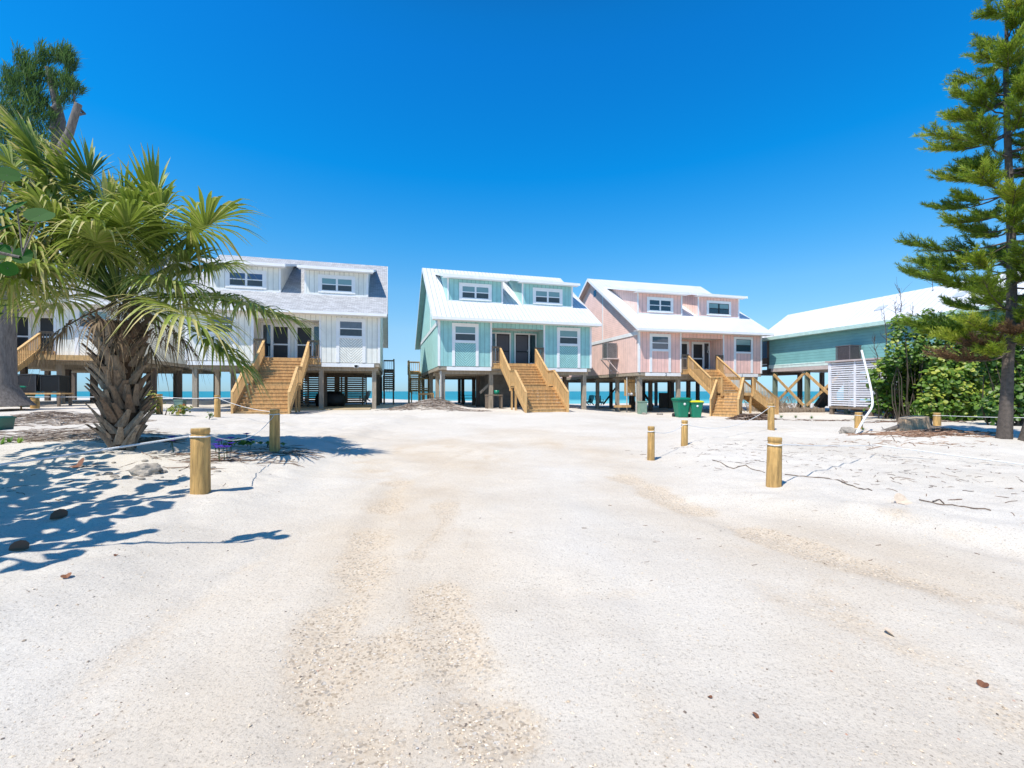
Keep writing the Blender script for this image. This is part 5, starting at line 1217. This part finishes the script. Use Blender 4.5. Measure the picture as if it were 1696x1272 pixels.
# dry sea oats by the pink stairs
m_ = MB()
for i in range(420):
    x = rnd.gauss(20.0, 1.0); y = rnd.gauss(34.5, .9); z = gz(x, y); p = Vector((x, y, z)); d_ = Vector((rnd.gauss(0, .35), rnd.gauss(0, .3), 1)).normalized(); l = rnd.uniform(.5, 1.5); q = [p, p+d_*l*.6, p+d_*l+Vector((rnd.gauss(0, .2), 0, -.1*l))]
    m_.tube(q, [.012, .009, .012], 3, 0, rnd.uniform(.3, 1), False)
    if rnd.random() < .5: brush(m_, [q[1], q[2]], 14, .10, .012, .8, .5)
tag(m_.build('dry_dune_grass', leafmat('dry_grass', (.10, .10, .04), (.34, .26, .17), (.55, .42, .32), .8, .2)), 'dry tan dune grass behind the pink cottage side stairs', 'dune grass', None, 'stuff')

# sea grape leaning in from the left, near the camera
nb = empty('sea_grape_tree', (-6.3, 2.0, gz(-6.3, 2.0)), 0, 'near sea grape with big round green leaves reaching in at the left edge', 'tree')
NL = leafmat('near_grape_leaf', (.012, .075, .005), (.035, .15, .008), (.26, .34, .03), .7, .5)
w_ = MB(); m_ = MB(); o = Vector((0, 0, 0))
def leafbr(a, b_, n, r, jit=.18):
    a = Vector(a); b_ = Vector(b_); mid = a.lerp(b_, .5)+Vector((0, 0, .25)); pts = [a.lerp(mid, t/6).lerp(mid.lerp(b_, t/6), t/6)+rv(.03) for t in range(7)]
    w_.tube(pts, [.030*(1-i/7)+.006 for i in range(7)], 6, cap=False)
    for i in range(n):
        t = rnd.uniform(2, 5.99); p = pts[int(t)].lerp(pts[int(t)+1], t-int(t)); q = p+rv(jit)+Vector((0, 0, .03)); w_.tube([p, q], .004, 4, cap=False)
        rleaf(m_, q, rv(.7)+Vector((-.1, -.5, .8)), r*rnd.uniform(.75, 1.1), max(.05, min(.9, rnd.gauss(.4, .2))), .12)
w_.tube([(0, 0, -.1), (.1, .1, .9), (.35, .3, 1.8), (.8, .5, 2.6)], [.09, .08, .06, .045], 8, jit=.2)
for b_, n in (((2.85, 1.15, 2.28), 0), ((1.5, .55, 3.4), 22), ((1.1, 1.6, 3.2), 22), ((.3, 1.3, 3.5), 20), ((1.3, 1.3, 2.4), 20), ((-.6, 1.2, 3.3), 18), ((1.6, 1.0, 1.5), 10), ((-.4, 2.3, 3.0), 18), ((.7, 2.2, 2.6), 14), ((1.55, .2, 2.75), 14), ((.2, 2.6, 3.3), 26), ((-.7, 3.0, 3.2), 26), ((.9, 2.5, 3.0), 22), ((-1.4, 2.5, 3.2), 22), ((.1, 3.4, 3.1), 22), ((-.9, 1.9, 3.5), 22)): leafbr((.6, .42, 2.2), b_, n, .10)
for b_ in ((-1.7, 3.0, 3.3), (-2.7, 4.0, 3.2), (-3.7, 5.2, 3.4), (-1.0, 2.6, 2.7), (-2.7, 5.0, 2.8), (-4.2, 6.5, 3.0), (-2.3, 3.6, 2.5), (-3.2, 3.2, 3.3), (-3.5, 6.2, 2.5), (-4.5, 5.0, 2.9)):
    leafbr((.2, .5, 2.0), b_, 34, .11, .75)
# the leaves that show in the frame
k_ = 3.15/F
for px, py, r_, nr, ti in ((12, 290, .085, (.5, -.6, .5), .35), (28, 343, .085, (-.2, -.75, .6), .35), (66, 357, .095, (.3, -.7, .6), .30), (8, 378, .08, (-.2, -.6, .7), .2), (-6, 322, .09, (.1, -.5, .8), .2), (50, 372, .05, (.2, -.4, .9), .75), (38, 424, .07, (.3, -.8, .2), .25), (2, 418, .075, (.1, -.8, .3), .3), (14, 445, .06, (.4, -.6, -.2), .5), (-18, 360, .1, (0, -.6, .8), .4), (5, 570, .045, (.2, -.8, .4), .6)):
    if py > 500: continue
    q = Vector(((px-848)*k_+6.3, 3.15-2.0, H+(648-py)*k_-gz(-6.3, 2.0))); rleaf(m_, q, nr, r_*.88, ti, .12); e = Vector((2.85, 1.15, 2.28)) if px > 20 else Vector((2.6, 1.1, 2.3)); w_.tube([e, q], .004, 4, cap=False)
m_.build('leaves', NL, nb); w_.build('branches', BARK, nb)

# ---------------------------------------------------------------- litter
def twigs(name, label, spots, mat, kind='stuff', cat='debris'):
    s = MB()
    for cx, cy, rx, ry, n, l0, l1, rad, lift in spots:
        for i in range(n):
            t = rnd.uniform(0, 6.28); q = math.sqrt(rnd.random())*rnd.choice((1, 1, .6)); x = cx+rx*q*math.cos(t); y = cy+ry*q*math.sin(t); l = rnd.uniform(l0, l1); a = rnd.gauss(0, .55)+(0 if rnd.random() < .75 else 1.5)
            hh = lift*max(0, 1-q)*rnd.random(); pts = []; n_ = 4; b = rnd.uniform(-.5, .5)
            for k in range(n_+1):
                u = k/n_-.5; px = x+math.cos(a+b*u)*l*u; py = y+math.sin(a+b*u)*l*u; pts.append(Vector((px, py, gz(px, py)+rad*.6+hh+.10*l*u*(rnd.random()-.3))))
            s.tube(pts, [rad*rnd.uniform(.5, 1.2)]*n_+[rad*.4], 4, 0, rnd.uniform(.02, 1), False)
    return tag(s.build(name, mat), label, cat, None, kind)
TW = tintmat('twig_tints', [(0, (.05, .03, .02)), (.4, (.14, .085, .055)), (.75, (.26, .17, .12)), (1, (.42, .36, .30))], .9)
TWR = tintmat('red_twig_tints', [(0, (.10, .05, .03)), (.5, (.30, .16, .09)), (1, (.50, .36, .26))], .9)
TWG = tintmat('grey_twig_tints', [(0, (.06, .04, .03)), (.4, (.24, .18, .14)), (1, (.58, .50, .42))], .9)
twigs('dry_brush', 'brown dry brush heaped between the white and turquoise cottages', [(-5.6, 27.0, 2.4, 1.3, 420, .2, .8, .013, .30), (-4.9, 28.2, 1.7, 1.5, 420, .2, .8, .014, .40), (-2.9, 26.2, 1.6, .8, 120, .3, .9, .012, .03)], TWG)
twigs('dry_roots', 'heap of dark roots beside the pink cottage stairs', [(sx_(1247, 25.5), 25.5, 1.15, .7, 260, .4, 1.1, .032, .40)], TW)
twigs('dry_brush', 'tangled dry brush behind the palm on the far left', [(sx_(70, 14), 14.5, 2.6, 1.6, 400, .2, .9, .012, .35), (sx_(110, 11), 11.2, 2.2, 1.0, 130, .4, 1.5, .008, .14), (-10.5, 10.3, 1.5, .7, 180, .3, 1.2, .009, .10), (sx_(30, 9.5), 9.8, 1.5, .5, 160, .2, .8, .007, .10), (sx_(200, 9.3), 9.7, 1.0, .35, 110, .2, .7, .008, .05)], TWG)
twigs('fallen_twigs', 'brown twigs and bark scattered around the stump', [(sx_(1530, 12.3), 12.3, 2.0, 1.0, 420, .15, .7, .009, .05), (sx_(1570, 13.2), 13.2, 1.4, .7, 260, .15, .6, .010, .10), (sx_(1480, 10.5), 10.5, 2.3, .9, 90, .1, .4, .006, 0)], TWR)
twigs('fallen_twigs', 'thin twigs scattered on the sand around the left posts', [(sx_(475, 9.5), 9.2, .9, .7, 60, .2, .7, .006, .02), (sx_(350, 8), 8.3, 1.5, 1.0, 70, .2, .9, .006, .03), (sx_(100, 6), 6.3, 2.0, 1.3, 40, .05, .2, .005, 0), (sx_(260, 10), 9.6, .8, .5, 60, .2, .6, .007, .08)], TW)
twigs('fallen_twigs', 'small dark twigs dotted over the sand right of the drive', [(sx_(1400, 8.3), 8.2, 3.2, 1.8, 230, .03, .16, .0035, 0), (sx_(1200, 10), 10.5, 2.2, 1.6, 90, .05, .2, .004, 0), (sx_(1250, 5), 4.4, 3.5, 1.4, 40, .02, .06, .003, 0), (sx_(1600, 6), 6.0, 2.0, 1.5, 80, .05, .2, .005, 0), (sx_(1340, 24), 24, 3.5, 1.5, 120, .2, .7, .012, .02), (sx_(1500, 21), 20.5, 2.6, .6, 160, .2, .7, .014, .08)], TW)
# fallen twig lines right of the post, as in the photo
s = MB()
for ln in (((1180, 772), (1215, 785), (1235, 783), (1275, 795)), ((1300, 797), (1340, 803), (1380, 806), (1420, 818), (1450, 830)), ((1522, 842), (1560, 846), (1605, 853), (1650, 862)), ((1460, 710), (1475, 735), (1495, 752)), ((1545, 842), (1556, 838), (1565, 845))):
    pts = []
    for a, b_ in zip(ln[:-1], ln[1:]):
        for k in range(5): u = k/5; x, y = px2(a[0]+(b_[0]-a[0])*u, a[1]+(b_[1]-a[1])*u, .05); pts.append(Vector((x, y, gz(x, y)+.004+rnd.uniform(0, .006))))
    s.tube(pts, .007, 5, 0, 0, False)
tag(s.build('long_vine_stems', TWIG), 'thin dark vine stems trailing over the sand right of the thick post', 'vine', None, 'stuff')
# gravel and shell bits
s = MB(); OCT = [(1, 0, 0), (0, 1, 0), (-1, 0, 0), (0, -1, 0), (0, 0, .6), (0, 0, -.6)]; OF = [(0, 1, 4), (1, 2, 4), (2, 3, 4), (3, 0, 4), (1, 0, 5), (2, 1, 5), (3, 2, 5), (0, 3, 5)]
def stone(x, y, r):
    a = rnd.uniform(0, 6.28); ca, sa = math.cos(a), math.sin(a); fx, fy = r*rnd.uniform(.7, 1.4), r*rnd.uniform(.6, 1.); z = gz(x, y)+r*.15
    s.add([(x+(p[0]*fx*ca-p[1]*fy*sa), y+(p[0]*fx*sa+p[1]*fy*ca), z+p[2]*r*rnd.uniform(.7, 1.1)) for p in OCT], OF, 0, rnd.uniform(.01, 1))
for i in range(26000):
    y = 1.6+9*rnd.random()**2.0; x = rnd.uniform(-1.25*y, 1.25*y)
    gg = grit(x, y)
    if rnd.random() < .05+.95*gg: stone(x, y, rnd.choice((.003, .004, .005, .006, .008))*(.8+.5*gg))
for i in range(2600):
    y = 1.7+11*rnd.random()**1.6; x = rnd.uniform(-1.2*y, 1.2*y)
    if x < -2.5 or x > 2.5 or rnd.random() < .25: stone(x, y, rnd.uniform(.004, .011))
GRV = tintmat('gravel_tints', [(0, (.07, .06, .05)), (.06, (.26, .20, .15)), (.18, (.62, .49, .34)), (.76, (.72, .62, .48)), (.9, (.42, .37, .32)), (.96, (.74, .71, .65)), (1, (.48, .27, .18))], .8)
tag(s.build('shell_gravel', GRV), 'small stones and shell bits swept into streaks over the drive', 'gravel', None, 'stuff')
# clods of sand in the left foreground
s = MB()
for i in range(60):
    px, d = rnd.gauss(235, 60), rnd.uniform(6.4, 8.4); x = sx_(px, d); r_ = rnd.uniform(.015, .05); o = Vector((x, d, gz(x, d)+r_*.2)); vs = []; n, k = 8, 5
    for a in range(k+1):
        ph = math.pi*a/k
        for j in range(n): t = 6.283*j/n; q = r_*(1+.3*noise.noise(Vector((a, j, i)))); vs.append(o+Vector((math.sin(ph)*math.cos(t)*1.3, math.sin(ph)*math.sin(t), math.cos(ph)*.6))*q)
    s.add(vs, [(a*n+j, (a+1)*n+j, (a+1)*n+(j+1) % n, a*n+(j+1) % n) for a in range(k) for j in range(n)])
tag(s.build('sand_clods', ROCKM), 'loose clods of sand around the grey rock', 'clods', None, 'stuff')
# dry fallen leaves
PALE = simple('pale_flake', (.62, .50, .38), .8, .2, 20)
DL = leafmat('dry_leaf', (.12, .045, .02), (.26, .11, .05), (.34, .20, .10), .6, .1)
for px, py, r_, lab in ((130, 798, .12, 'large curled brown dry leaf in the palm shade'), (98, 881, .075, 'curled brown leaf in the shade below the large one'), (32, 935, .065, 'reddish brown leaf lying in shade at the left edge'), (110, 977, .03, 'small brown leaf on sunlit sand below the shade'), (192, 937, .016, 'tiny brown leaf at the end of the branch shadow'), (1494, 850, .09, 'pale tan bark flake on the sand right of the drive'), (1250, 1192, .017, 'pinkish stone like chip near the bottom right of the drive'), (1628, 1132, .022, 'dry three lobed leaf at the lower right'), (1176, 1160, .011, 'small dark chip on the drive at lower right'), (1472, 1050, .032, 'pale shell piece right of centre on the sand')):
    x, y = px2(px, py); s = MB(); rleaf(s, Vector((0, 0, 0)), (rnd.gauss(0, .3), rnd.gauss(-.3, .2), 1), r_, rnd.uniform(.2, .8), .5)
    tag(s.build('dry_leaf', DL if not lab.startswith('pale') else PALE, None, (x, y, gz(x, y)+r_*.25)), lab, 'leaf')
# dark green crate at the left edge
d = 12.0; x = sx_(-6, d); cr = empty('green_container', (x, d, gz(x, d)), .2, 'dark green container lying half cut by the left frame edge', 'container')
GD = simple('deep_green', (.0, .10, .07), .4)
s = MB(); s.prism([(-.22, 0), (.22, 0), (.26, .30), (.2, .36), (-.2, .36), (-.26, .3)], 'y', -.22, .22); s.build('body', GD, cr); s = MB(); s.box(-.28, .28, -.24, .24, .30, .335); s.build('rim', GD, cr)

# ---------------------------------------------------------------- camera, sun, sky
cam = bpy.data.cameras.new('camera'); co = bpy.data.objects.new('camera', cam); COL.objects.link(co)
cam.sensor_width = 36; cam.lens = F/1696*36; cam.shift_y = 12/1696; cam.clip_end = 20000; cam.clip_start = .05
co.location = (0, 0, H); co.rotation_euler = (R(90), 0, 0); scene.camera = co
sh = Vector((.38, .48, -1)); el = math.atan2(1, math.hypot(.38, .48))
sl = bpy.data.lights.new('sun', 'SUN'); sl.energy = SUN_E; sl.angle = R(.53); sl.color = (1, .94, .86)
so = bpy.data.objects.new('sun', sl); COL.objects.link(so); so.rotation_euler = sh.to_track_quat('-Z', 'Y').to_euler()
w = bpy.data.worlds.new('World'); scene.world = w; w.use_nodes = True; nt = w.node_tree; bg = nt.nodes['Background']
sk = N(nt, 'ShaderNodeTexSky', sky_type='NISHITA'); sk.sun_disc = False; sk.sun_elevation = el; sk.sun_rotation = math.atan2(-.38, -.48)
sk.altitude = 0; sk.air_density = 1.0; sk.dust_density = .25; sk.ozone_density = 4.
hs = N(nt, 'ShaderNodeHueSaturation'); hs.inputs['Saturation'].default_value = SKY_SAT; hs.inputs['Hue'].default_value = SKY_HUE; L(nt, sk.outputs[0], hs.inputs['Color']); tcw = N(nt, 'ShaderNodeTexCoord'); spw = N(nt, 'ShaderNodeSeparateXYZ'); L(nt, tcw.outputs['Generated'], spw.inputs[0])
gr_ = ramp(nt, [(0.02, (0.18, 0.291, 0.478)), (0.068, (0.251, 0.307, 0.381)), (0.133, (0.372, 0.399, 0.396)), (0.215, (0.359, 0.465, 0.451)), (0.302, (0.201, 0.484, 0.511)), (0.43, (0.021, 0.484, 0.577)), (0.601, (0.029, 0.459, 0.595)), (0.638, (0.031, 0.446, 0.567)), (0.78, (0.08, 0.25, 0.34)), (1.0, (0.10, 0.24, 0.33))]); L(nt, spw.outputs[2], gr_.inputs[0])
vm = N(nt, 'ShaderNodeVectorMath', operation='MULTIPLY'); L(nt, hs.outputs[0], vm.inputs[0]); L(nt, gr_.outputs[0], vm.inputs[1])
vs_ = N(nt, 'ShaderNodeVectorMath', operation='SCALE'); vs_.inputs['Scale'].default_value = 2.7; L(nt, vm.outputs[0], vs_.inputs[0]); L(nt, vs_.outputs[0], bg.inputs[0]); bg.inputs[1].default_value = SKY_S
scene.view_settings.view_transform = 'Standard'; scene.view_settings.look = 'None'; scene.view_settings.exposure = EXPO; scene.view_settings.gamma = 1
